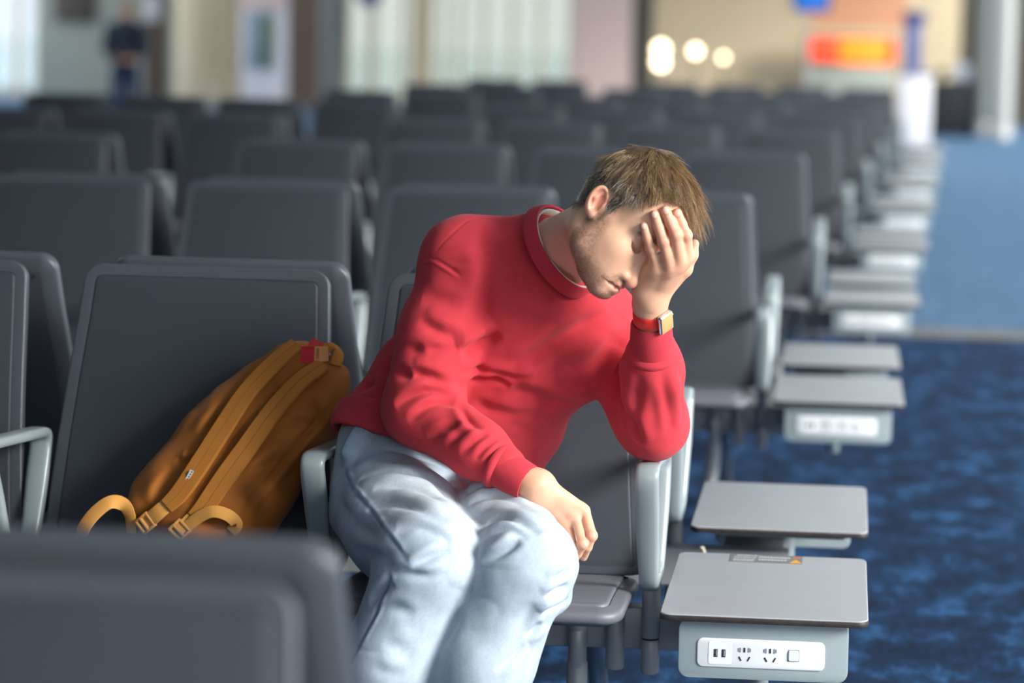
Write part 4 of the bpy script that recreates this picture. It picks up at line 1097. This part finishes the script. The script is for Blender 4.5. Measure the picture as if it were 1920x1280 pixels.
# ------------------------------------------------------------------ watch on the raised wrist
wa, wb_ = J(1219, 602, 4.448), J(1217, 576, 4.432); wc = (wa+wb_)/2; wax = vnorm(wb_-wa)
WATCH = tag(empty('wrist_watch', tuple(wc)), 'square silver wrist watch on a bright red strap at the raised wrist', 'watch')
def loc(V): return [tuple(np.asarray(v)-wc) for v in V]
nr0 = vnorm(np.cross(wax, W3 @ np.array([1, 0, 0]))); nr1 = np.cross(nr0, wax)
def ringpt(t, R): return wc+(nr0*math.cos(t)+nr1*math.sin(t))*R
prof = [(-.012, 0), (-.0125, .0012), (-.011, .0024), (0, .0028), (.011, .0024), (.0125, .0012), (.012, 0), (0, -.0006)]
def wrist_r(e, hs=(-.010, 0.0, .010)):      # distance from the wrist axis to the skin
    out_ = 0
    for h_ in hs:
        lo_, hi_ = .008, .06
        for _ in range(24):
            mid_ = (lo_+hi_)/2
            if hand_l((wc+wax*h_+e*mid_)[None])[0] < 0: lo_ = mid_
            else: hi_ = mid_
        out_ = max(out_, lo_)
    return out_
b = MB(); V = []; n = 56
rad = np.array([wrist_r(nr0*math.cos(2*math.pi*i/n)+nr1*math.sin(2*math.pi*i/n)) for i in range(n)])
rad = (np.roll(rad, 1)+2*rad+np.roll(rad, -1))/4
for i in range(n):
    t = 2*math.pi*i/n; e = nr0*math.cos(t)+nr1*math.sin(t)
    for (h_, r0) in prof: V.append(wax*h_+e*(rad[i]+.0003+r0))
m_ = len(prof); b.add(V, [(i*m_+q, i*m_+(q+1) % m_, ((i+1) % n)*m_+(q+1) % m_, ((i+1) % n)*m_+q) for i in range(n) for q in range(m_)]); b.build('strap', MAT['watch_strap'], WATCH, 60)
out = vnorm(W3 @ np.array([.66, .0, .75])); out = vnorm(out-wax*(out @ wax)); tan = np.cross(wax, out)
RM = Matrix([[tan[i], wax[i], out[i]] for i in range(3)])
cpos = out*(wrist_r(out)+.0062)
MB().box(tuple(cpos), (.034, .040, .0105), .0045, 4, rot=RM).build('case', MAT['watch_case'], WATCH, 40)
MB().box(tuple(cpos+out*.0048), (.0300, .0355, .0025), .0012, 3, rot=RM).build('screen', MAT['watch_glass_glint'], WATCH, 40)
cr = cpos+tan*.0170+wax*.008; MB().cyl(tuple(cr), tuple(cr+tan*.0025), .0032, n=16, bev=.0005).build('crown', MAT['watch_case'], WATCH)

# ------------------------------------------------------------------ mustard backpack on the next seat
pmat('pack_cloth', srgb(148, 86, 28), .75, var=.07, vscale=18, bump=.3, bscale=1100, sheen=.1, spec=.25)
pmat('pack_strap', srgb(158, 100, 40), .75, var=.05, vscale=25, bump=.35, bscale=1300, spec=.2)
pmat('pack_web', srgb(192, 136, 68), .7, bump=.4, bscale=1500, spec=.25)
pmat('pack_buckle', srgb(170, 120, 62), .4)
pmat('tag_red', srgb(196, 36, 44), .5); pmat('tag_tan', srgb(222, 150, 92), .6); pmat('tag_print', srgb(150, 96, 60), .6)
pmat('label_grey', srgb(196, 194, 188), .5); pmat('label_print', srgb(70, 66, 60), .5)
B0 = J(338, 985, 4.66); B1 = J(585, 705, 4.818)
PA = vnorm(B1-B0); PN = W3 @ np.array([-.22, .18, .96]); PN = vnorm(PN-PA*(PN @ PA)); PB = np.cross(PA, PN)      # long axis, back panel normal, width
PC = (B0+B1)/2; PL = np.linalg.norm(B1-B0)/2
PM = np.stack([PB, PA, PN])
def pack_sdf(P):
    q = (P-PC) @ PM.T; t = np.clip(q[:, 1]/PL, -1.3, 1.3)
    k = np.interp(t, [-1.2, -.5, .3, .8, 1.2], [.98, 1.04, 1.0, .84, .66])
    qq = q.copy(); qq[:, 0] /= k; qq[:, 2] /= np.interp(t, [-1.2, -.4, .5, 1.2], [1.05, 1.05, .92, .66])
    d = s_box(qq, (0, 0, 0), (.128, PL+.055, .074), .062)
    d = smin(d, s_ell(qq, (0, -.02, .045), (.10, .19, .045)), .03)
    # side pocket swelling on the lower half
    d = smin(d, s_ell(qq, (.105, -.10, -.01), (.045, .12, .05)), .03)
    d = smax(d, seat_top(P)-.004-P[:, 2], .008)
    return d
FK = 2.2
PACK_FOLDS = []
for a in (([(632, 700), (622, 750), (600, 785), (560, 830), (515, 885), (470, 940), (440, 985)], .006, .006, 9), ([(575, 745), (590, 775), (585, 800)], .012, .006, 12), ([(540, 800), (560, 790), (590, 800)], .010, .005, 10), ([(470, 890), (500, 870), (540, 850)], .012, .006, 12),
          ([(420, 760), (400, 790), (375, 820)], .010, .006, -12), ([(330, 855), (345, 865), (360, 850)], .008, .006, 10), ([(430, 900), (470, 850), (520, 800)], .016, .004, 14), ([(505, 700), (520, 740), (500, 780)], .014, .004, 12), ([(285, 950), (300, 915), (325, 880)], .010, .005, 10)): PACK_FOLDS += fold(*a)
lo, hi = bounds([B0, B1], .19); V, Q = surface_nets(pack_sdf, lo, hi, .0042); Nn = vert_normals(V, Q); V = V+Nn*(.008*vnoise(V, 12, 41)+.0045*vnoise(V, 24, 42))[:, None]; V = apply_folds(V, Nn, pack_sdf, PACK_FOLDS)
PACK = tag(empty('backpack', tuple(B0)), 'mustard canvas backpack with two shoulder straps leaning on the next seat', 'backpack')
def under(o, par, org): o.parent = par; o.data.transform(Matrix.Translation(-Vector(org))); return o
under(np_mesh('pack_body', V, Q, [MAT['pack_cloth']]), PACK, B0)
def pgrad(p, e=.003): return vnorm([pack_sdf((p+np.eye(3)[i]*e)[None])[0]-pack_sdf((p-np.eye(3)[i]*e)[None])[0] for i in range(3)])
def ribbon(name, pts, nrm, w, t, mat, parent, edge=True):
    P = [np.array(p) for p in smooth_path(pts, 6)]; N = [np.array(p) for p in smooth_path(nrm, 6)]; Ws = smooth_path([(x, 0, 0) for x in (w if hasattr(w, '__len__') else [w]*len(pts))], 6)
    b = MB(); V = []; prof = [(-1, 0), (-.97, .5), (-.86, .92), (-.4, 1), (-.03, 1), (0, .78), (.03, 1), (.4, 1), (.86, .92), (.97, .5), (1, 0), (.9, -.6), (0, -.7), (-.9, -.6)] if edge else [(-1, -.6), (-1, .6), (-.9, 1), (0, 1), (.9, 1), (1, .6), (1, -.6), (0, -.8)]
    n = len(P); m_ = len(prof)
    for i in range(n):
        T = vnorm(P[min(i+1, n-1)]-P[max(i-1, 0)]); nn = vnorm(N[i]-T*(N[i] @ T)); s_ = np.cross(T, nn)
        for a, c in prof: V.append(P[i]+s_*a*Ws[i][0]/2+nn*c*t/2)
    Fc = [(i*m_+q, i*m_+(q+1) % m_, (i+1)*m_+(q+1) % m_, (i+1)*m_+q) for i in range(n-1) for q in range(m_)]+[tuple(range(m_))[::-1], tuple((n-1)*m_+q for q in range(m_))]
    b.add(V, Fc); o = b.build(name, mat, None, 40); return under(o, parent, B0) if parent is PACK else under(o, parent, B0)
def on_pack(x, y, lift):
    p = raymarch(pack_sdf, x, y)
    if p is None: p = PY(x, y, 4.75); return p, PN
    n_ = pgrad(p); return p+n_*lift, n_
for pl, lf in (([(555, 652), (520, 684), (470, 740), (425, 805), (380, 872), (342, 925), (316, 950)], [.010, .016, .018, .018, .014, .010, .008]), ([(606, 690), (562, 722), (512, 778), (462, 846), (420, 902), (385, 952), (366, 972)], [.010, .015, .018, .018, .014, .010, .008])):
    q = [on_pack(x, y, l_) for (x, y), l_ in zip(pl, lf)]
    st = ribbon('shoulder_strap', [a for a, _ in q], [b for _, b in q], [.034, .039, .042, .043, .043, .041, .034], .013, MAT['pack_strap'], PACK)
# webbing tails, buckles, loops
for (a, b, c) in (((316, 948), (300, 962), (283, 976)), ((366, 970), (355, 982), (343, 993))):
    q = [on_pack(*a, .008), on_pack(*b, .010), on_pack(*c, .012)]; ribbon('webbing', [x for x, _ in q], [x for _, x in q], .030, .004, MAT['pack_web'], PACK, False)
    p, n_ = q[2]; T = vnorm(q[2][0]-q[0][0]); s_ = np.cross(T, n_); RMb = Matrix([[s_[i], T[i], n_[i]] for i in range(3)])
    bk = MB()
    for off_, sz in (((-.016, 0, 0), (.006, .030, .007)), ((.016, 0, 0), (.006, .030, .007)), ((0, -.013, 0), (.034, .005, .007)), ((0, .002, .001), (.034, .005, .007)), ((0, .013, 0), (.034, .005, .007))):
        bk.box(tuple(p+s_*off_[0]+T*off_[1]+n_*(off_[2]+.003)-B0), sz, .0015, 2, rot=RMb)
    o = bk.build('buckle', MAT['pack_buckle'], PACK)
q = [(J(246, 1000, 4.60), PN), (J(244, 968, 4.595), PN), (J(232, 946, 4.59), PN), (J(208, 941, 4.58), PN), (J(182, 958, 4.57), PN), (J(160, 985, 4.56), PN), (J(150, 1012, 4.56), PN)]
ribbon('webbing_loop', [a for a, _ in q], [np.array(W3 @ np.array([-.35, .35, .87]))]*7, [.022, .024, .026, .028, .030, .030, .030], .003, MAT['pack_web'], PACK, False)
q = [on_pack(352, 990, .012), on_pack(378, 972, .022), on_pack(404, 962, .030), on_pack(426, 965, .028), on_pack(440, 980, .016), on_pack(432, 996, .006)]
ribbon('webbing_loop', [a for a, _ in q], [vnorm(n_*.3+W3 @ np.array([.1, .45, .9])) for _, n_ in q], .024, .003, MAT['pack_web'], PACK, False)
# grab handle, hang tags, woven label
q = [on_pack(598, 668, .004), on_pack(612, 664, .020), on_pack(626, 672, .018), on_pack(628, 688, .004)]; ribbon('grab_handle', [a for a, _ in q], [n_ for _, n_ in q], .024, .005, MAT['pack_strap'], PACK, False)
def card(name, corners, mat, parent, t=.0012):
    P = np.array(corners); nn = vnorm(np.cross(P[1]-P[0], P[3]-P[0])); V = [p+nn*t/2-B0 for p in P]+[p-nn*t/2-B0 for p in P]
    b = MB(); b.add(V, [(0, 1, 2, 3), (7, 6, 5, 4), (0, 4, 5, 1), (1, 5, 6, 2), (2, 6, 7, 3), (3, 7, 4, 0)]); return b.build(name, mat, parent, 0)
Yt = float(on_pack(590, 668, .02)[0][1])-.012
tg = card('hang_tag', [J(563, 681, Yt), J(616, 676, Yt-.004), J(615, 649, Yt-.002), J(565, 649, Yt)], MAT['tag_tan'], PACK)
card('tag_red_half', [J(563, 681, Yt-.001), J(589, 678, Yt-.003), J(590, 648.5, Yt-.002), J(564.5, 649, Yt-.001)], MAT['tag_red'], tg, .0013)
for i in range(5): card('tag_print', [J(593+i*.2, 672-i*4.0, Yt-.0045), J(597.5+i*.2, 671.5-i*4.0, Yt-.0045), J(597.5+i*.2, 669-i*4.0, Yt-.0045), J(593+i*.2, 669.5-i*4.0, Yt-.0045)], MAT['tag_print'], tg, .0005)
t2 = card('hang_tag', [J(577, 647, Yt+.006), J(603, 652, Yt+.006), J(608, 643, Yt+.008), J(586, 633, Yt+.008)], MAT['tag_red'], PACK)
p, n_ = on_pack(354, 890, .021)
p0, p1 = p-J(354, 890, p[1])*0, None
Yl = p[1]-.003; lb = card('woven_label', [J(346, 900, Yl), J(352, 903, Yl), J(364, 883, Yl), J(357, 880, Yl)], MAT['label_grey'], PACK, .0015)
for i in range(4): card('label_print', [J(350+i*2.6, 898.5-i*4.4, Yl-.001), J(352.4+i*2.6, 899.4-i*4.4, Yl-.001), J(353.6+i*2.6, 897.2-i*4.4, Yl-.001), J(351.2+i*2.6, 896.3-i*4.4, Yl-.001)], MAT['label_print'], lb, .0004)

# ------------------------------------------------------------------ far end of the hall
pmat('wall_sage', srgb(150, 155, 146), .8, var=.05, vscale=1)
pmat('board_brown', srgb(70, 62, 55), .6)
pmat('post_brown', srgb(78, 52, 32), .6)
pmat('column_cream', srgb(206, 190, 160), .6, var=.04, vscale=2)
pmat('column_grey', srgb(112, 116, 114), .5)
pmat('column_dark', srgb(74, 68, 58), .5)
pmat('column_light', srgb(160, 160, 158), .35, metal=.2)
pmat('panel_brown', srgb(116, 96, 86), .6)
pmat('panel_tan', srgb(206, 184, 152), .6, var=.05, vscale=1.2)
pmat('panel_clay', srgb(214, 152, 116), .6, var=.04, vscale=1.2)
pmat('poster_pink', srgb(224, 196, 188), .6)
pmat('stand_white', srgb(224, 220, 226), .4)
pmat('leaf_green', srgb(84, 108, 58), .7, var=.3, vscale=9)
pmat('picture_sky', srgb(130, 150, 165), .5, var=.25, vscale=3)
pmat('sign_blue', srgb(58, 70, 120), .4)
pmat('screen_blue', srgb(30, 80, 140), .3, emit=srgb(30, 100, 190), estr=.9)
pmat('sign_orange', srgb(240, 130, 40), .4, emit=srgb(250, 130, 30), estr=1.0)
pmat('sign_red', srgb(220, 70, 40), .4, emit=srgb(230, 70, 40), estr=.8)
pmat('lamp_glow', srgb(255, 235, 190), .4, emit=(1.0, .82, .55, 1), estr=7)
pmat('lamp_metal', srgb(60, 56, 50), .4, metal=.6)
pmat('banner_violet', srgb(110, 112, 150), .5)
pmat('cabinet_black', srgb(34, 34, 36), .5)
pmat('navy_cloth', srgb(26, 38, 56), .8)
pmat('navy_trouser', srgb(24, 44, 82), .8)
pmat('person_skin', srgb(190, 140, 115), .6)
glass_mat('far_glass', (.50, .52, .49, 1), .06)
glass_mat('far_glass_pale', (.52, .56, .58, 1), .10)
pmat('cream_frame', srgb(222, 200, 165), .5)
pmat('outside_ground', srgb(214, 216, 206), .9)
def fx(px, Y): return float(PY(px, 60, Y)[0])
def fz(py, px, Y): return float(PY(px, py, Y)[2])
quad('ground_outside', [(-80, YF+.3, -.25), (60, YF+.3, -.25), (60, 160, -.25), (-80, 160, -.25)], MAT['outside_ground'])
quad('apron_outside', [(XR+.4, YN-30, -.25), (90, YN-30, -.25), (90, YF+60, -.25), (XR+.4, YF+60, -.25)], MAT['outside_ground'])
# back wall: solid bays and glazed bays side by side
wall = empty('wall_back', (0, YF, 0)); wall['kind'] = 'structure'
def wbay(nm, x0, x1, z0, z1, mat, d=.25):
    return MB().box(((x0+x1)/2, d/2, (z0+z1)/2), (x1-x0, d, z1-z0)).build(nm, mat, wall)
def bay(px0, px1, mat, nm='wall_panel'): return wbay(nm, fx(px0, YF), fx(px1, YF), 0, ZC, mat)
wbay('wall_panel', XL, fx(-40, YF), 0, ZC, MAT['wall_sage'])
bay(70, 330, MAT['wall_sage']); bay(330, 460, MAT['cream_frame']); bay(460, 650, MAT['panel_brown'])
bay(1188, 1225, MAT['column_dark']); 
# vertical panels of the tan shop front
for i, (a, b) in enumerate(((1225, 1272), (1272, 1318), (1318, 1364), (1364, 1412), (1412, 1460), (1460, 1508))):
    wbay('shop_panel', fx(a, YF), fx(b, YF), 0, ZC, MAT['panel_tan'], .25 - .04*(i % 2))
wbay('shop_panel', fx(1508, YF), fx(1700, YF), 1.62, ZC, MAT['panel_clay']); wbay('shop_panel', fx(1508, YF), fx(1700, YF), 0, 1.62, MAT['panel_tan'])
wbay('wall_panel', fx(1700, YF), fx(1800, YF), 0, ZC, MAT['panel_tan'])
wbay('wall_panel', fx(1800, YF), XR, 0, ZC, MAT['column_dark'])
def far_window(n, px0, px1, splits, mat):
    w = empty('window_%d' % n, (0, YF, 0)); w['kind'] = 'structure'
    xs = [fx(p, YF) for p in [px0]+list(splits)+[px1]]
    for a, b in zip(xs, xs[1:]): MB().box(((a+b)/2, .12, 2.6), (b-a-.05, .02, 4.9)).build('pane', mat, w)
    for x in xs: MB().box((x, .1, 2.6), (.06, .14, 4.9)).build('mullion', MAT['cream_frame'], w)
    MB().box(((xs[0]+xs[-1])/2, .1, .08), (xs[-1]-xs[0], .2, .16)).build('window_sill', MAT['wall_pale'], w)
    MB().box(((xs[0]+xs[-1])/2, .1, ZC-.08), (xs[-1]-xs[0], .2, .16)).build('window_head', MAT['wall_pale'], w)
    MB().box(((xs[0]+xs[-1])/2, .1, 2.3), (xs[-1]-xs[0], .1, .04)).build('transom', MAT['cream_frame'], w)
far_window(1, -40, 70, (30,), MAT['far_glass_pale']); far_window(2, 650, 776, (700, 757), MAT['far_glass']); far_window(3, 804, 1070, (830, 862, 905, 960, 1012), MAT['far_glass'])
bay(776, 804, MAT['cream_frame'])
wbay('poster_panel', fx(1070, YF), fx(1188, YF), 0, ZC, MAT['poster_pink'])
# free-standing things near the far wall
pmat('fill_light_diffuser', srgb(250, 248, 240), .5, emit=(1, .97, .9, 1), estr=9)  # unseen overhead panels, added to brighten the far end
for iy, yy in enumerate((27.0, 31.0, 35.0, 39.0)):
    for ix, xx in enumerate((-12.5, -9.0, -5.5, -2.0, 1.5)):
        t = tag(empty('added_fill_light', (xx, yy, ZC)), 'long white added light panel, out of view, brightening the far end of the hall', 'added light', 'added fill lights at the far end')
        MB().box((0, 0, -.03), (1.9, .42, .06), .01).build('light_frame', MAT['column_light'], t); MB().box((0, 0, -.062), (1.8, .34, .01)).build('diffuser', MAT['fill_light_diffuser'], t)
def column(px, Y, r, mat, label, square=False):
    x = fx(px, Y); c = empty('column', (x, Y, 0))
    if square: MB().box((0, 0, ZC/2), (2*r, 2*r, ZC), .02).build('shaft', mat, c)
    else: MB().lathe([(0, 0), (r, 0), (r, ZC), (0, ZC)], (0, 0, 0), (0, 0, 1), 40).build('shaft', mat, c, 40)
    MB().lathe([(0, 0), (r*1.06, 0), (r*1.06, .16), (r*1.02, .18), (0, .18)], (0, 0, 0), (0, 0, 1), 40).build('base_ring', MAT['column_light'], c, 40)
    c['kind'] = 'structure'; return c
column(390, 40, .54, MAT['column_cream'], ''); column(292, 38, .15, MAT['post_brown'], '', True)
column(624, 39, .22, MAT['column_grey'], ''); column(1206, 36.5, .15, MAT['column_dark'], '', True)
column(1880, 36.5, .18, MAT['column_light'], ''); column(1815, 37.5, .10, MAT['column_dark'], '', True); column(1846, 38.2, .16, MAT['column_grey'], '')
def thing(name, label, cat, loc, group=None): return tag(empty(name, loc), label, cat, group)
def tbox(nm, lo, hi, mat, parent, r=.004):
    return MB().box([(lo[i]+hi[i])/2 for i in range(3)], [hi[i]-lo[i] for i in range(3)], r).build(nm, mat, parent)
# brown notice board on the sage wall
Y = 41.9; x = fx(137, Y); t = thing('notice_board', 'brown notice board on the sage-coloured far wall', 'board', (x, Y, 0)); 
tbox('board', (-.33, -.02, fz(38, 137, Y)), (.33, .05, 2.6), MAT['board_brown'], t); tbox('board_frame', (-.35, .0, fz(41, 137, Y)), (.35, .08, 2.62), MAT['lamp_metal'], t)
# poster stand beside the cream column
Y = 37; x = fx(496, Y); t = thing('poster_stand', 'white poster stand with a green landscape picture beside the cream column', 'sign', (x, Y, 0)); s_ = 4533/Y/1.0
zb, zt = fz(160, 496, Y), fz(20, 496, Y); tbox('frame', (-.36, -.04, 0), (.36, .04, 2.2), MAT['stand_white'], t); pc = tbox('picture', (-.27, -.05, fz(132, 496, Y)), (.17, -.038, zt), MAT['picture_sky'], t)
tbox('picture_green', (-.02, -.056, fz(128, 496, Y)), (.14, -.049, zt-.1), MAT['leaf_green'], pc); tbox('header', (-.38, -.06, zt+.02), (.34, .06, zt+.45), MAT['poster_pink'], t)
tbox('base_plate', (-.4, -.2, 0), (.4, .2, .03), MAT['column_light'], t)
# sign on a thin pole
Y = 36; x = fx(692, Y); t = thing('pole_sign', 'round blue sign on a thin pole before the far windows', 'sign', (x, Y, 0))
MB().cyl((0, 0, .02), (0, 0, 1.75), .02).build('pole', MAT['column_grey'], t); MB().cyl((0, 0, 0), (0, 0, .03), .2, bev=.01).build('base_plate', MAT['column_grey'], t)
MB().cyl((0, -.02, 1.92), (0, .02, 1.92), .19, n=32).build('sign_disc', MAT['sign_blue'], t)
# three shop lamps
for px, py, Y, r in ((1240, 92, 37, .10), (1305, 96, 38.5, .075), (1358, 108, 40, .05)):
    x = fx(px, Y); z = fz(py, px, Y); t = thing('floor_lamp', {1240: 'tall warm globe lamp beside the dark column', 1305: 'mid warm globe lamp before the tan panels', 1358: 'small warm globe lamp deepest in the tan shop'}[px], 'lamp', (x, Y, 0), 'warm globe lamps at the tan shop front')
    MB().lathe([(0, -r)]+[(r*math.cos(a), r*math.sin(a)) for a in np.linspace(-1.3, 1.3, 9)]+[(0, r)], (0, 0, z), (0, 0, 1), 20).build('globe', MAT['lamp_glow'], t, 170)
    if px == 1240: MB().lathe([(0, -r)]+[(r*math.cos(a), r*math.sin(a)) for a in np.linspace(-1.3, 1.3, 9)]+[(0, r)], (0, 0, z-.20), (0, 0, 1), 20).build('globe', MAT['lamp_glow'], t, 170)
    MB().cyl((0, 0, .02), (0, 0, z-r), .015).build('stem', MAT['lamp_metal'], t); MB().cyl((0, 0, 0), (0, 0, .03), .12, bev=.008).build('base', MAT['lamp_metal'], t)
# hanging screen
Y = 36; x = fx(1520, Y); t = thing('information_screen', 'blue information screen on a slim stand in front of the shops', 'screen', (x, Y, 0))
tbox('housing', (-.28, -.03, fz(22, 1520, Y)), (.28, .05, 2.25), MAT['cabinet_black'], t); tbox('display', (-.24, -.036, fz(18, 1520, Y)), (.24, -.028, 2.2), MAT['screen_blue'], t)
MB().cyl((-.05, .02, 0), (-.05, .02, 1.85), .03).build('stand_pole', MAT['column_light'], t); MB().cyl((-.05, .02, 0), (-.05, .02, .03), .22).build('base', MAT['column_light'], t)
# lit shop sign
Y = 41.4; t = thing('shop_sign', 'lit orange and red shop sign on the clay-coloured shop front', 'sign', (fx(1595, Y), Y, 0)); z0, z1 = fz(118, 1595, Y), fz(72, 1595, Y)
tbox('sign_box', (-.80, -.05, z0-.03), (.80, .18, z1+.03), MAT['cabinet_black'], t, .03); tbox('orange_face', (-.18, -.07, z0+.02), (.64, -.045, z1), MAT['sign_orange'], t, .02)
tbox('red_face', (-.76, -.07, z0+.02), (-.20, -.045, z1), MAT['sign_red'], t, .02); tbox('red_face', (.66, -.07, z0), (.78, -.045, z1), MAT['sign_red'], t, .02); tbox('red_face', (-.18, -.07, z0-.02), (.64, -.045, z0+.015), MAT['sign_red'], t)
tbox('counter', (-.7, -.5, 0), (.75, -.1, .95), MAT['wall_sage'], t)
# violet banner column with white bin, at the aisle end
Y = 29; x = fx(1716, Y); t = thing('banner_post', 'violet banner on a post standing beside the aisle', 'banner', (x, Y+.3, 0))
tbox('banner', (-.12, -.02, fz(132, 1716, Y)), (.10, .02, 1.72), MAT['banner_violet'], t); tbox('banner_top', (-.14, -.04, 1.66), (.14, .04, 1.80), MAT['sign_blue'], t); MB().cyl((0, .03, 0), (0, .03, 1.7), .02).build('post', MAT['column_grey'], t); MB().cyl((0, .03, 0), (0, .03, .03), .18).build('base', MAT['column_grey'], t)
t = thing('waste_bin', 'white box-shaped bin at the foot of the violet banner', 'bin', (fx(1718, Y-.35), Y-.35, 0))
tbox('bin_body', (-.19, -.16, .02), (.19, .16, fz(140, 1716, Y)), MAT['stand_white'], t, .02); tbox('bin_lid', (-.20, -.17, fz(140, 1716, Y)), (.20, .17, fz(132, 1716, Y)), MAT['banner_violet'], t, .01); tbox('bin_foot', (-.17, -.14, 0), (.17, .14, .03), MAT['cabinet_black'], t)
Y = 38; t = thing('display_cabinet', 'black display cabinet with pale goods and plants at the aisle end', 'cabinet', (fx(1786, Y), Y-1.1, 0))
tbox('cabinet_body', (-.33, -.3, 0), (.33, .3, fz(150, 1792, Y)), MAT['cabinet_black'], t, .01); tbox('pale_box', (-.02, -.2, fz(150, 1792, Y)), (.24, .2, fz(118, 1792, Y)), MAT['stand_white'], t, .03)
gb = MB(); rg = random.Random(4)
for i in range(60):
    a = rg.uniform(0, 6.28); L_ = rg.uniform(.12, .28); b0 = Vector((-.2, 0, fz(150, 1792, Y))); d_ = Vector((math.cos(a)*.6, math.sin(a)*.6, 1)).normalized(); s2 = d_.cross(Vector((0, 0, 1))).normalized()*.03
    p1 = b0+d_*L_*.6; p2 = b0+d_*L_+Vector((0, 0, -.04)); gb.add([b0, p1+s2, p2, p1-s2], [(0, 1, 2, 3)])
gb.build('leaves', MAT['leaf_green'], t)
# distant standing person by the sage wall
Yp = 31.0; xp = fx(236, Yp)
def far_person():
    zt = fz(2, 236, Yp); H = zt; base = np.array([xp, Yp, 0])
    q = lambda a, b, c: base+np.array([a, b, c*H])
    def body(P):
        d = s_ell(P, q(.02, 0, .925), (.085, .095, .125)); d = smin(d, s_cone(P, q(.02, 0, .86), q(.01, .02, .80), .055, .06), .03); 
        d = smin(d, s_chain(P, [q(-.20, .02, .80), q(-.24, -.02, .64), q(-.10, -.18, .56)], [.05, .045, .035], .02), .03)
        d = smin(d, s_chain(P, [q(.20, .02, .80), q(.25, -.02, .64), q(.14, -.2, .55), q(.05, -.24, .55)], [.05, .045, .04, .04], .02), .03); return smin(d, s_cone(P, q(0, 0, .5), q(0, .01, .78), .12, .15), .05)
    def jacket(P):
        d = s_cone(P, q(0, .01, .78), q(0, 0, .52), .165, .155); d = smin(d, s_cone(P, q(-.17, .02, .79), q(.17, .02, .79), .075, .075), .05)
        d = smin(d, s_chain(P, [q(-.21, .02, .79), q(-.25, -.02, .64), q(-.14, -.15, .57)], [.07, .065, .055], .03), .03); return smin(d, s_chain(P, [q(.21, .02, .79), q(.26, -.02, .64), q(.17, -.15, .57)], [.07, .065, .055], .03), .03)
    def trousers(P):
        d = s_ell(P, q(0, 0, .50), (.17, .13, .13))
        for s in (-1, 1): d = smin(d, s_chain(P, [q(s*.09, 0, .47), q(s*.11, -.02, .27), q(s*.12, .01, .04)], [.095, .078, .07], .03), .02)
        return d
    lo = base-np.array([.42, .42, -.0]); hi = base+np.array([.42, .3, H+.05])
    V, Q = surface_nets(body, lo, hi, .016); p = np_mesh('person', V, Q, [MAT['person_skin']]); tag(p, 'standing person in dark navy jacket and blue trousers by the sage wall', 'person')
    V, Q = surface_nets(jacket, lo, hi, .018); np_mesh('jacket', V, Q, [MAT['navy_cloth']], p)
    V, Q = surface_nets(trousers, lo-np.array([0, 0, .05]), hi, .018); np_mesh('trousers', V, Q, [MAT['navy_trouser']], p)
    hr = lambda P: smax(s_ell(P, q(.02, .015, .935), (.095, .10, .125)), -(P[:, 2]-base[2]-.93*H)+(base[1]-P[:, 1])*.6, .02)
    V, Q = surface_nets(hr, lo, hi, .016); np_mesh('hair', V, Q, [MAT['cabinet_black']], p)
    for s in (-1, 1):
        b = MB().box((s*.12+xp, Yp-.06, .045), (.1, .27, .09), .03); b.build('shoe', MAT['cabinet_black'], p)
    # white paper bag hung behind the shoulder
    t = thing('wall_notice', 'white notice sheet on a stand just behind the navy-dressed person', 'sign', (xp+.16, Yp+.6, 0))
    tbox('sheet', (-.09, -.01, fz(38, 236, Yp)), (.11, .01, fz(-12, 236, Yp)), MAT['stand_white'], t); MB().cyl((0, .02, 0), (0, .02, 1.7), .02).build('pole', MAT['column_grey'], t); MB().cyl((0, .02, 0), (0, .02, .03), .16).build('base', MAT['column_grey'], t)
far_person()
